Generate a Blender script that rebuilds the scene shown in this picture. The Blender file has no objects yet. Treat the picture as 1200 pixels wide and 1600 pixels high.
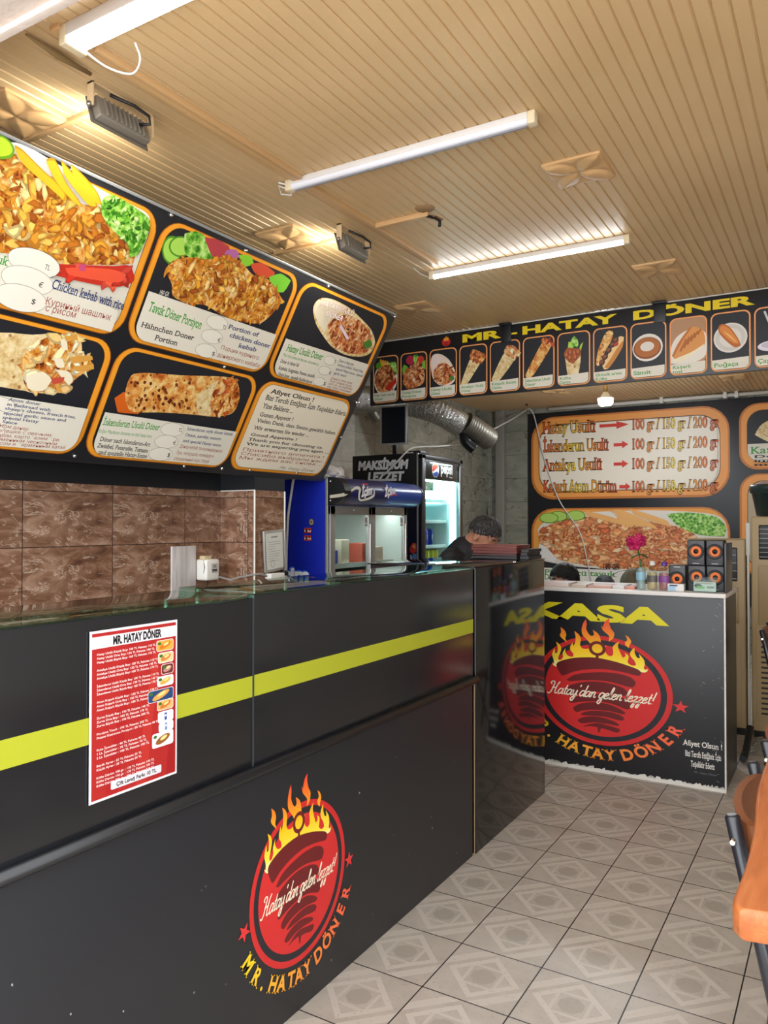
import bpy, bmesh, math, random
from mathutils import Vector, Matrix
random.seed(7)
SC = bpy.context.scene
COL = SC.collection
# ---------------------------------------------------------------- camera
FPX, CAMH = 1210.0, 1.5
YAW, PIT = math.atan(725/FPX), math.atan(17/FPX)
FWD = Vector((-math.sin(YAW)*math.cos(PIT), math.cos(YAW)*math.cos(PIT), math.sin(PIT)))
RGT = Vector((math.cos(YAW), math.sin(YAW), 0))
UPV = RGT.cross(FWD)
CAM = Vector((0, 0, CAMH))
cam = bpy.data.cameras.new('camera'); cam.sensor_fit = 'VERTICAL'; cam.sensor_height = 36; cam.lens = FPX/1600*36
cam.clip_start = 0.02
camo = bpy.data.objects.new('camera', cam); COL.objects.link(camo)
camo.matrix_world = Matrix(((RGT.x, UPV.x, -FWD.x, 0), (RGT.y, UPV.y, -FWD.y, 0), (RGT.z, UPV.z, -FWD.z, CAMH), (0, 0, 0, 1)))
SC.camera = camo
# ---------------------------------------------------------------- world, exposure
SC.view_settings.view_transform = 'Standard'; SC.view_settings.look = 'None'
SC.view_settings.gamma = 1; SC.view_settings.use_curve_mapping = False
SC.view_settings.exposure = 0.15
DAY, TUBE, SPOT, FRIDGE = 4.3, 20.0, 17.0, 18.0
W = bpy.data.worlds.new('daylight'); SC.world = W; W.use_nodes = True
W.node_tree.nodes['Background'].inputs[0].default_value = (0.94, 0.97, 1.0, 1)
W.node_tree.nodes['Background'].inputs[1].default_value = DAY

# ---------------------------------------------------------------- colour and material helpers
def lin(c):
    f = lambda v: v/12.92 if v <= 0.04045 else ((v+0.055)/1.055)**2.4
    if isinstance(c, str): c = [int(c[i:i+2], 16)/255 for i in (0, 2, 4)]
    return tuple(f(v) for v in c[:3]) + (1.0,)
MATS = {}
def mat(name, col='808080', rough=0.5, metal=0.0, spec=0.5, emit=None, estr=0.0, coat=0.0, bump=None):
    if name in MATS: return MATS[name]
    m = bpy.data.materials.new(name); m.use_nodes = True
    b = m.node_tree.nodes['Principled BSDF']
    b.inputs['Base Color'].default_value = lin(col); b.inputs['Roughness'].default_value = rough
    b.inputs['Metallic'].default_value = metal; b.inputs['Specular IOR Level'].default_value = spec
    b.inputs['Coat Weight'].default_value = coat
    if emit: b.inputs['Emission Color'].default_value = lin(emit); b.inputs['Emission Strength'].default_value = estr
    if bump:
        N = NT(m); n = N.noise(bump[0], 3); bp = N.n('ShaderNodeBump', Strength=bump[1], Distance=0.01)
        N.l(n.outputs['Fac'], bp.inputs['Height']); N.l(bp.outputs[0], b.inputs['Normal'])
    MATS[name] = m
    return m
class NT:
    def __init__(s, m): s.t = m.node_tree; s.b = s.t.nodes.get('Principled BSDF'); s.m = m; s._co = None
    def n(s, typ, **kw):
        n = s.t.nodes.new(typ)
        for k, v in kw.items():
            if hasattr(n, k) and k[0].islower(): setattr(n, k, v)
            else: n.inputs[k].default_value = v
        return n
    def l(s, a, b): s.t.links.new(a, b)
    def co(s):
        if s._co is None: s._co = s.n('ShaderNodeTexCoord').outputs['Object']
        return s._co
    def noise(s, scale, detail=4, vec=None, dist=0.0, rough=0.55):
        n = s.n('ShaderNodeTexNoise', Scale=scale, Detail=detail, Distortion=dist, Roughness=rough); s.l(vec or s.co(), n.inputs['Vector']); return n
    def ramp(s, fac, stops, interp='LINEAR'):
        r = s.n('ShaderNodeValToRGB'); e = r.color_ramp.elements; r.color_ramp.interpolation = interp
        for i, (p, c) in enumerate(stops):
            if i < 2: e[i].position = p; e[i].color = lin(c)
            else: x = e.new(p); x.color = lin(c)
        s.l(fac, r.inputs[0]); return r.outputs[0]
    def math(s, op, a, b=None, c=None):
        n = s.n('ShaderNodeMath', operation=op)
        for i, v in enumerate((a, b, c)):
            if v is None: continue
            if isinstance(v, (int, float)): n.inputs[i].default_value = v
            else: s.l(v, n.inputs[i])
        return n.outputs[0]
    def vmath(s, op, a, b=None):
        n = s.n('ShaderNodeVectorMath', operation=op)
        for i, v in enumerate((a, b)):
            if v is None: continue
            if isinstance(v, tuple): n.inputs[i].default_value = v
            else: s.l(v, n.inputs[i])
        return n.outputs[0]
    def mix(s, f, a, b):
        n = s.n('ShaderNodeMix', data_type='RGBA')
        for i, v in ((0, f), (6, a), (7, b)):
            if isinstance(v, (int, float)): n.inputs[i].default_value = v
            elif isinstance(v, str): n.inputs[i].default_value = lin(v)
            else: s.l(v, n.inputs[i])
        return n.outputs[2]
    def base(s, o): s.l(o, s.b.inputs['Base Color'])
    def bump(s, h, st=0.3, d=0.005):
        n = s.n('ShaderNodeBump', Strength=st, Distance=d); s.l(h, n.inputs['Height']); s.l(n.outputs[0], s.b.inputs['Normal'])
def glass(name, tint='ffffff', rough=0.0, refl=1.45):
    if name in MATS: return MATS[name]
    m = bpy.data.materials.new(name); m.use_nodes = True; N = NT(m); N.t.nodes.remove(N.b)
    out = N.t.nodes['Material Output']
    tr = N.n('ShaderNodeBsdfTransparent'); tr.inputs[0].default_value = lin(tint)
    gl = N.n('ShaderNodeBsdfGlossy', Roughness=rough); fr = N.n('ShaderNodeFresnel', IOR=refl); mx = N.n('ShaderNodeMixShader')
    gm = N.n('ShaderNodeNewGeometry'); N.l(N.math('MULTIPLY', fr.outputs[0], N.math('SUBTRACT', 1.0, gm.outputs['Backfacing'])), mx.inputs[0]); N.l(tr.outputs[0], mx.inputs[1]); N.l(gl.outputs[0], mx.inputs[2]); N.l(mx.outputs[0], out.inputs[0])
    MATS[name] = m; return m

# ---------------------------------------------------------------- object helpers
def tag(o, label=None, cat=None, group=None, kind=None):
    for k, v in (('label', label), ('category', cat), ('group', group), ('kind', kind)):
        if v: o[k] = v
    return o
def thing(name, label, cat, loc=(0, 0, 0), rz=0.0, group=None):
    o = bpy.data.objects.new(name, None); COL.objects.link(o); o.empty_display_size = 0.05
    o.matrix_basis = Matrix.Translation(loc) @ Matrix.Rotation(rz, 4, 'Z')
    return tag(o, label, cat, group)
def rootmat(p):
    m = Matrix()
    while p is not None: m = p.matrix_basis @ m; p = p.parent
    return m
def link(name, me, parent=None):
    o = bpy.data.objects.new(name, me); COL.objects.link(o)
    if parent is not None: o.parent = parent
    return o
def dup(root, loc=None, rz=None, label=None, group=None, mb=None):
    r = root.copy(); COL.objects.link(r)
    if mb is not None: r.matrix_basis = mb
    elif loc is not None: r.matrix_basis = Matrix.Translation(loc) @ Matrix.Rotation(rz or 0, 4, 'Z')
    if label: r['label'] = label
    if group: r['group'] = group
    for ch in list(root.children):
        c = ch.copy(); COL.objects.link(c); c.parent = r
        for g in ch.children:
            d = g.copy(); COL.objects.link(d); d.parent = c
    return r
class MB:
    """collects shapes into one mesh; points are given in world space unless build(local=True)"""
    def __init__(s): s.bm = bmesh.new()
    def _fin(s, geom, mi, smooth):
        for f in geom:
            f.material_index = mi; f.smooth = smooth
    def box(s, a, b, bev=0.0, mi=0, seg=2, M=None):
        t = bmesh.new(); bmesh.ops.create_cube(t, size=1)
        for v in t.verts: v.co = Vector((a[i]+(v.co[i]+.5)*(b[i]-a[i]) for i in range(3)))
        if bev: bmesh.ops.bevel(t, geom=t.edges[:], offset=bev, segments=seg, affect='EDGES', profile=0.6)
        return s._merge(t, mi, bool(bev), M)
    def _merge(s, t, mi=0, smooth=False, M=None):
        bmesh.ops.recalc_face_normals(t, faces=t.faces[:])
        mp = {}
        for v in t.verts: mp[v] = s.bm.verts.new(M @ v.co if M else v.co)
        for f in t.faces:
            try: g = s.bm.faces.new([mp[v] for v in f.verts])
            except ValueError: continue
            g.material_index = mi; g.smooth = smooth
        t.free(); return s
    def tube(s, pts, r, n=10, mi=0, caps=True, closed=False):
        pts = [Vector(p) for p in pts]; R = r if isinstance(r, (list, tuple)) else [r]*len(pts)
        rings = []; up = None; L = len(pts)
        for i, p in enumerate(pts):
            a = pts[i-1] if (i > 0 or closed) else p; b = pts[(i+1) % L] if (i < L-1 or closed) else p
            d = (b-a); d = d.normalized() if d.length > 1e-9 else Vector((0, 0, 1))
            if up is None: up = Vector((0, 0, 1)) if abs(d.z) < .9 else Vector((1, 0, 0))
            x = up.cross(d)
            if x.length < 1e-6: x = Vector((1, 0, 0)).cross(d)
            x.normalize(); y = d.cross(x); up = y
            rings.append([s.bm.verts.new(p+(x*math.cos(2*math.pi*k/n)+y*math.sin(2*math.pi*k/n))*R[i]) for k in range(n)])
        for i in range(L if closed else L-1):
            A, B = rings[i], rings[(i+1) % L]
            for k in range(n):
                f = s.bm.faces.new((A[k], A[(k+1) % n], B[(k+1) % n], B[k])); f.material_index = mi; f.smooth = True
        if caps and not closed:
            for q in (list(reversed(rings[0])), rings[-1]):
                f = s.bm.faces.new(q); f.material_index = mi
        return s
    def lathe(s, prof, c=(0, 0, 0), axis='Z', n=20, mi=0, smooth=True, sx=1, sy=1):
        rings = []
        for (r, z) in prof:
            q = []
            for k in range(n):
                a = 2*math.pi*k/n; x, y = r*math.cos(a)*sx, r*math.sin(a)*sy
                p = (x, y, z) if axis == 'Z' else ((z, x, y) if axis == 'X' else (y, z, x))
                q.append(s.bm.verts.new(Vector(p)+Vector(c)))
            rings.append(q)
        for A, B in zip(rings, rings[1:]):
            for k in range(n):
                f = s.bm.faces.new((A[k], A[(k+1) % n], B[(k+1) % n], B[k])); f.material_index = mi; f.smooth = smooth
        for q, (r, z) in ((list(reversed(rings[0])), prof[0]), (rings[-1], prof[-1])):
            if r > 1e-5:
                f = s.bm.faces.new(q); f.material_index = mi
        return s
    def ball(s, c, r, mi=0, n=16, M=None):
        t = bmesh.new(); bmesh.ops.create_uvsphere(t, u_segments=n, v_segments=max(6, n*2//3), radius=1)
        rr = r if isinstance(r, (tuple, list)) else (r, r, r)
        T = Matrix.Translation(c) @ (M or Matrix()) @ Matrix.Diagonal((*rr, 1))
        return s._merge(t, mi, True, T)
    def prism(s, pts, h, M=None, mi=0, bev=0):
        """pts 2D outline in local xy, extruded along local z by h"""
        t = bmesh.new(); vs = [t.verts.new((x, y, 0)) for x, y in pts]; f = t.faces.new(vs)
        r = bmesh.ops.extrude_face_region(t, geom=[f])
        for v in [g for g in r['geom'] if isinstance(g, bmesh.types.BMVert)]: v.co.z += h
        if bev: bmesh.ops.bevel(t, geom=t.edges[:], offset=bev, segments=2, affect='EDGES')
        return s._merge(t, mi, False, M)
    def grid(s, rows, mi=0, smooth=True, closed=False):
        V = [[s.bm.verts.new(p) for p in r] for r in rows]
        for a, b in zip(V, V[1:]):
            m = len(a)
            for k in range(m if closed else m-1):
                f = s.bm.faces.new((a[k], a[(k+1) % m], b[(k+1) % m], b[k])); f.material_index = mi; f.smooth = smooth
        return s
    def build(s, name, mats, parent=None, local=False, solid=0, recalc=True):
        if recalc: bmesh.ops.recalc_face_normals(s.bm, faces=s.bm.faces[:])
        me = bpy.data.meshes.new(name)
        if parent is not None and not local: s.bm.transform(rootmat(parent).inverted())
        s.bm.to_mesh(me); s.bm.free()
        for m in (mats if isinstance(mats, (list, tuple)) else [mats]): me.materials.append(m)
        o = link(name, me, parent)
        if solid: md = o.modifiers.new('solid', 'SOLIDIFY'); md.thickness = solid; md.offset = 0
        return o
def struct(name, mb, m): return tag(mb.build(name, m), kind='structure')

def evalmesh(o):
    bpy.context.view_layer.update()
    me = bpy.data.meshes.new_from_object(o.evaluated_get(bpy.context.evaluated_depsgraph_get()))
    return me

# ---------------------------------------------------------------- pixel -> point on a true plane (authoring aid for measured places)
def ray(x, y): return FWD*FPX + RGT*(x-600) + UPV*(800-y)
def hit(x, y, P, n):
    v = ray(x, y); return CAM + v*((P-CAM).dot(n)/v.dot(n))
def onX(x, y, c): return hit(x, y, Vector((c, 0, 0)), Vector((1, 0, 0)))
def onY(x, y, c): return hit(x, y, Vector((0, c, 0)), Vector((0, 1, 0)))
def onZ(x, y, c): return hit(x, y, Vector((0, 0, c)), Vector((0, 0, 1)))
def proj(p):
    d = Vector(p)-CAM; return (600+FPX*d.dot(RGT)/d.dot(FWD), 800-FPX*d.dot(UPV)/d.dot(FWD))

# ---------------------------------------------------------------- printed sheets
def printed(name='print_ink', rough=0.42, spec=0.4):
    if name in MATS: return MATS[name]
    m = mat(name, 'ffffff', rough, spec=spec); N = NT(m); a = N.n('ShaderNodeVertexColor', layer_name='Col'); N.base(a.outputs['Color']); return m
def m_meat(name, stops, sc=26.0, st=(1, 1, 1)):
    if name in MATS: return MATS[name]
    m = mat(name, 'ffffff', 0.4); N = NT(m)
    v = N.vmath('MULTIPLY', N.co(), st)
    d = N.noise(sc*0.7, 3, v); vv = N.vmath('ADD', v, N.vmath('MULTIPLY', d.outputs['Color'], (0.05, 0.05, 0.05)))
    vo = N.n('ShaderNodeTexVoronoi', Scale=sc, feature='F1'); N.l(vv, vo.inputs['Vector'])
    n2 = N.noise(sc*1.6, 6, vv, 1.5)
    f = N.math('ADD', N.math('MULTIPLY', vo.outputs['Distance'], 0.55), N.math('MULTIPLY', n2.outputs['Fac'], 0.62))
    N.base(N.ramp(f, stops)); return m
def kebab(): return m_meat('print_kebab', [(0.28, '4a1808'), (0.40, '8c3a10'), (0.50, 'c06a1c'), (0.60, 'dc9238'), (0.72, 'f0c070'), (0.86, 'f6dca8')], 24)
def kebab_red(): return m_meat('print_kebab_red', [(0.28, '5a1c10'), (0.42, '9c4020'), (0.54, 'c87038'), (0.66, 'e09c60'), (0.80, 'f0cc9c')], 30)
def lettuce(): return m_meat('print_lettuce', [(0.30, '1e4a10'), (0.46, '3f8a1c'), (0.58, '78ba38'), (0.72, 'b4de70'), (0.88, 'dcf0b0')], 30)
def tortilla():
    if 'print_tortilla' in MATS: return MATS['print_tortilla']
    m = mat('print_tortilla', 'ffffff', 0.4); N = NT(m)
    n = N.noise(38, 5); v = N.n('ShaderNodeTexVoronoi', Scale=24.0); N.l(N.co(), v.inputs['Vector'])
    base = N.ramp(n.outputs['Fac'], [(0.3, 'c8a060'), (0.5, 'e6cc94'), (0.7, 'f2e4bc')])
    spot = N.math('LESS_THAN', N.math('ADD', v.outputs['Distance'], N.math('MULTIPLY', n.outputs['Fac'], 0.35)), 0.34)
    N.base(N.mix(N.math('MULTIPLY', spot, 0.8), base, '9a5a20')); return m
def lavash():
    if 'print_lavash' in MATS: return MATS['print_lavash']
    m = mat('print_lavash', 'ffffff', 0.4); N = NT(m)
    n = N.noise(26, 6, None, 0.6); v = N.n('ShaderNodeTexVoronoi', Scale=34.0); N.l(N.co(), v.inputs['Vector'])
    base = N.ramp(n.outputs['Fac'], [(0.3, 'b0561a'), (0.44, 'd88a3c'), (0.56, 'e8b868'), (0.7, 'f4dca0')])
    spot = N.math('LESS_THAN', N.math('ADD', v.outputs['Distance'], N.math('MULTIPLY', n.outputs['Fac'], 0.4)), 0.40)
    N.base(N.mix(N.math('MULTIPLY', spot, 0.85), base, '6a2c10')); return m
def rrect(x0, y0, x1, y1, r, n=6):
    r = min(r, abs(x1-x0)/2, abs(y1-y0)/2); P = []
    for cx, cy, a0 in ((x1-r, y1-r, 0), (x0+r, y1-r, 90), (x0+r, y0+r, 180), (x1-r, y0+r, 270)):
        for k in range(n+1):
            a = math.radians(a0+90*k/n); P.append((cx+r*math.cos(a), cy+r*math.sin(a)))
    return P
def ell(cx, cy, a, b, n=28, rot=0.0):
    c, s = math.cos(rot), math.sin(rot)
    return [(cx+a*math.cos(t)*c-b*math.sin(t)*s, cy+a*math.cos(t)*s+b*math.sin(t)*c) for t in (2*math.pi*k/n for k in range(n))]
def smooth(P, sub=4, sharp=75):
    n = len(P); P = [Vector(p) for p in P]; T = []
    for i in range(n):
        a, b = P[i]-P[i-1], P[(i+1) % n]-P[i]
        ang = math.degrees(a.angle(b, 0)) if a.length > 1e-9 and b.length > 1e-9 else 180
        T.append(Vector((0, 0)) if ang > sharp else (P[(i+1) % n]-P[i-1])*0.42)
    out = []
    for i in range(n):
        p, q, t0, t1 = P[i], P[(i+1) % n], T[i], T[(i+1) % n]; L = (q-p).length
        t0 = t0 if t0.length < L*1.2 else t0*(L*1.2/t0.length); t1 = t1 if t1.length < L*1.2 else t1*(L*1.2/t1.length)
        for k in range(sub):
            t = k/sub; out.append(tuple(p*(2*t**3-3*t*t+1)+t0*(t**3-2*t*t+t)+q*(-2*t**3+3*t*t)+t1*(t**3-t*t)))
    return out
_txt = {}
def glyphs(s, bold=0.0, serif=False):
    k = (s, bold, serif)
    if k in _txt: return _txt[k]
    c = bpy.data.curves.new('lettering', 'FONT'); c.body = s; c.size = 1; c.resolution_u = 3; c.fill_mode = 'FRONT'; c.offset = bold
    o = bpy.data.objects.new('lettering', c); me = bpy.data.meshes.new_from_object(o)
    V = [(v.co.x, v.co.y) for v in me.vertices]; F = [tuple(p.vertices) for p in me.polygons]
    if serif:
        cnt = {}
        for f in F:
            for a, b in zip(f, f[1:]+f[:1]): cnt[(min(a, b), max(a, b))] = cnt.get((min(a, b), max(a, b)), 0)+1
        for (a, b), n in list(cnt.items()):
            if n != 1: continue
            (xa, ya), (xb, yb) = V[a], V[b]
            if abs(ya-yb) > 2e-3 or not 0.03 < abs(xa-xb) < 0.24: continue
            for lev, dy in ((-bold, 1), (0.682+bold, -1), (0.449+bold, -1)):
                if abs(ya-lev) < 0.012:
                    x0, x1 = min(xa, xb)-0.075, max(xa, xb)+0.075; i = len(V)
                    V += [(x0, ya), (x1, ya), (x1, ya+0.055*dy), (x0, ya+0.055*dy)]; F.append((i, i+1, i+2, i+3))
    bpy.data.objects.remove(o); bpy.data.curves.remove(c); bpy.data.meshes.remove(me)
    w = max((v[0] for v in V), default=1); _txt[k] = (V, F, w); return _txt[k]
class Sheet:
    """flat printed artwork on the plane O + u*ex + v*ey, stacked towards the viewer"""
    STEP = 1.2e-5
    def __init__(s, O, ex, ey, lift=0.0005):
        s.O = Vector(O); s.ex = Vector(ex).normalized(); s.ey = Vector(ey).normalized(); s.n = s.ex.cross(s.ey)
        s.h = lift; s.V = []; s.F = []; s.C = []; s.M = []; s.mats = [printed()]
    def sub(s, lift): return Sheet(s.O, s.ex, s.ey, lift)
    def px(s, x, y):
        d = hit(x, y, s.O, s.n)-s.O; return (d.dot(s.ex), d.dot(s.ey))
    def pxs(s, pts): return [s.px(*p) for p in pts]
    def mi(s, m):
        if m is None: return 0
        if m not in s.mats: s.mats.append(m)
        return s.mats.index(m)
    def poly(s, P, col='ffffff', m=None, grad=None):
        i = len(s.V); L = lin(col) if grad is None else None
        for (u, v) in P:
            s.V.append(s.O+s.ex*u+s.ey*v+s.n*s.h)
            s.C.append(L if grad is None else lin(grad(u, v)))
        s.F.append(tuple(range(i, i+len(P)))); s.M.append(s.mi(m)); s.h += s.STEP
        return s
    def rect(s, x0, y0, x1, y1, col, r=0, m=None): return s.poly(rrect(x0, y0, x1, y1, r) if r else [(x0, y0), (x1, y0), (x1, y1), (x0, y1)], col, m)
    def ring(s, P, Q, col):
        n = len(P)
        for k in range(n):
            i = len(s.V)
            for (u, v) in (P[k], P[(k+1) % n], Q[(k+1) % n], Q[k]):
                s.V.append(s.O+s.ex*u+s.ey*v+s.n*s.h); s.C.append(lin(col))
            s.F.append((i, i+1, i+2, i+3)); s.M.append(0)
        s.h += s.STEP; return s
    def oval(s, cx, cy, a, b, col='8a8a80', t=0.0012, fill=None):
        if fill: s.poly(ell(cx, cy, a, b), fill)
        return s.ring(ell(cx, cy, a, b), ell(cx, cy, a-t, b-t), col)
    def line(s, pts, w, col):
        P = [Vector(p) for p in pts]; A = []; B = []
        for i, p in enumerate(P):
            d = P[min(i+1, len(P)-1)]-P[max(i-1, 0)]; d = Vector((-d.y, d.x)).normalized()*w/2; A.append(tuple(p+d)); B.append(tuple(p-d))
        for i in range(len(P)-1):
            s.poly([A[i], A[i+1], B[i+1], B[i]], col); s.h -= s.STEP
        s.h += s.STEP; return s
    def text(s, t, x, y, w, h, col='000000', bold=0.0, serif=False, shear=0.0, slope=0.0, outline=None, grad=None):
        """baseline starts at (x, y); w total width; h cap height"""
        if outline: s.text(t, x, y, w, h, outline[0], bold+outline[1], serif, shear, slope)
        V, F, tw = glyphs(t, bold, serif); kx, ky = w/tw, h/0.682; i = len(s.V); L = lin(col)
        for (a, b) in V:
            u, v = x+a*kx+b*ky*shear, y+b*ky+a*kx*slope
            s.V.append(s.O+s.ex*u+s.ey*v+s.n*s.h); s.C.append(lin(grad(a/tw, b/0.682)) if grad else L)
        for f in F: s.F.append(tuple(q+i for q in f)); s.M.append(0)
        s.h += s.STEP*2; return s
    def tpx(s, t, p0, p1, hpx, col='000000', **kw):
        """baseline from pixel p0 to pixel p1 of the measured photograph, cap height in its pixels"""
        a, b = s.px(*p0), s.px(*p1); A = proj(s.O+s.ex*a[0]+s.ey*a[1]); B = proj(s.O+s.ex*a[0]+s.ey*(a[1]+0.01))
        h = hpx/math.hypot(B[0]-A[0], B[1]-A[1])*0.01; w = b[0]-a[0]
        return s.text(t, a[0], a[1], w, h, col, slope=(b[1]-a[1])/w, **kw)
    def flakes(s, P, n, size, cols, seed=1, dirv=0.5):
        """scatter little crisp pieces inside the outline P"""
        R = random.Random(seed); xs = [p[0] for p in P]; ys = [p[1] for p in P]
        def inside(x, y):
            c = False; j = len(P)-1
            for i in range(len(P)):
                if (P[i][1] > y) != (P[j][1] > y) and x < (P[j][0]-P[i][0])*(y-P[i][1])/(P[j][1]-P[i][1])+P[i][0]: c = not c
                j = i
            return c
        k = 0
        while k < n:
            x, y = R.uniform(min(xs), max(xs)), R.uniform(min(ys), max(ys))
            if not inside(x, y): n -= 0.25; continue
            k += 1; L = size*R.uniform(.35, 1.25); wd = L*R.uniform(.25, .6); a = R.uniform(-1, 1)*math.pi*dirv
            c, sn = math.cos(a), math.sin(a); bend = R.uniform(-.45, .45); pts = []; m = R.choice((7, 9, 11)); jg = [R.uniform(.62, 1.25) for _ in range(m)]
            for j in range(m):
                t = 2*math.pi*j/m; q = L/2*math.cos(t)*jg[j]; r2 = wd/2*math.sin(t)*jg[(j+3) % m]+bend*(q*q/L*2)
                pts.append((x+q*c-r2*sn, y+q*sn+r2*c))
            f = lambda z, g: [min(1, int(z[i:i+2], 16)/255*g) for i in (0, 2, 4)]
            cc = cols[R.randrange(len(cols))]; g1 = f(cc, R.uniform(.78, .95)); g2 = f(cc, R.uniform(1.0, 1.14))
            s.poly(pts, g1)
            o1, o2 = R.uniform(-.10, .10)*L, R.uniform(-.08, .12)*wd; sc = R.uniform(.5, .82)
            s.poly([(x+(p[0]-x)*sc+o1*c-o2*sn, y+(p[1]-y)*sc+o1*sn+o2*c) for p in pts], g2)
        return s
    def build(s, name, parent, label=None):
        M = rootmat(parent).inverted(); me = bpy.data.meshes.new(name)
        me.from_pydata([M @ v for v in s.V], [], s.F)
        at = me.color_attributes.new('Col', 'FLOAT_COLOR', 'POINT')
        buf = []
        for c in s.C: buf.extend(c)
        at.data.foreach_set('color', buf)
        me.polygons.foreach_set('material_index', s.M)
        for m in s.mats: me.materials.append(m)
        o = link(name, me, parent)
        if label: o['label'] = label
        return o
BLK = '23242a'; ORG = 'f2a02c'; ORD = 'd87c1c'; CREAM = 'e4dece'; GRN = '3f9a3c'; NAVY = '24386e'; BRN = '9a4032'
MEATC = ['b8681c', 'd08828', 'e2a640', 'c47420', 'ecba58', '9c5018', 'dc9830', 'f2d088', 'd89030']
MEATR = ['7c3018', 'a85028', 'c87844', 'b05c34', 'dca070', '8c4020', 'd08c5c', 'ecc49c']
LEAF = ['2c6a18', '5aa02c', '8ccc48', '3f8420', 'a4dc60', '6cb434', 'c4ec90']
BOWL = [(.8, .8), (.52, 1), (.2, .85), (.05, .42), (.2, .03), (.5, .1), (.76, .5)]
HAND = {'a': (.98, [BOWL+[(.84, .98)], [(.84, .98), (.78, .3), (.88, .02), (1.05, .18)]]), 't': (.62, [[(.38, 1.7), (.25, .4), (.35, .02), (.62, .18)], [(.02, 1.05), (.62, 1.05)]]),
 'y': (.98, [[(.05, .8), (.15, 1), (.2, .4), (.35, .05), (.65, .3), (.82, 1)], [(.82, 1), (.7, -.2), (.45, -.95), (.12, -.8), (.25, -.35), (1.0, .18)]]), "'": (.42, [[(.2, 2.0), (.12, 1.6)]]),
 'd': (.98, [BOWL, [(1.0, 2.05), (.78, .3), (.88, .02), (1.05, .18)]]), 'n': (.98, [[(0, .7), (.15, 1), (.12, .05)], [(.13, .4), (.4, .95), (.66, .9), (.64, .2), (.75, .02), (1.0, .18)]]),
 'g': (.95, [BOWL+[(.84, .98)], [(.84, .98), (.72, -.2), (.45, -.95), (.12, -.78), (.28, -.35), (1.0, .18)]]), 'e': (.80, [[(.08, .45), (.5, .6), (.65, .85), (.45, 1), (.15, .8), (.05, .4), (.2, .03), (.5, .05), (.86, .3)]]),
 'l': (.52, [[(.0, .2), (.35, 1.4), (.42, 1.95), (.26, 2.05), (.15, 1.4), (.12, .3), (.25, .02), (.55, .2)]]), 'z': (.80, [[(.08, .85), (.3, 1), (.66, .9), (.15, .1), (.42, .12), (.5, -.35), (.35, -.9), (.08, -.78), (.3, -.3), (.85, .2)]]),
 '!': (.55, [[(.38, 2.05), (.24, .55)], [(.17, .12), (.19, .0)]]), 'H': (1.62, [[(.1, 1.6), (-.18, 1.85), (.05, 2.15), (.48, 1.95), (.45, 1.0), (.33, .2), (.05, -.1), (-.25, .1)], [(1.4, 2.15), (1.15, 1.6), (1.03, .5), (1.2, .02), (1.55, .2)], [(.3, .95), (1.15, 1.08)]]), ' ': (.5, [])}
def handwriting(s, t, x, y, w, xh, col, pen):
    k = w/(sum(HAND[c][0] for c in t)+.3); cur = .15
    for c in t:
        adv, strokes = HAND[c]
        for P in strokes:
            Q = [Vector(q) for q in P]; out = []
            for i in range(len(Q)-1):
                p0, p1, p2, p3 = Q[max(i-1, 0)], Q[i], Q[i+1], Q[min(i+2, len(Q)-1)]
                for j in range(4):
                    u = j/4; out.append(.5*(2*p1+(p2-p0)*u+(2*p0-5*p1+4*p2-p3)*u*u+(3*p1-p0-3*p2+p3)*u**3))
            out.append(Q[-1])
            s.line([(x+(cur+q.x)*k+q.y*xh*.38, y+q.y*xh) for q in out], pen, col)
        cur += adv
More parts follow.
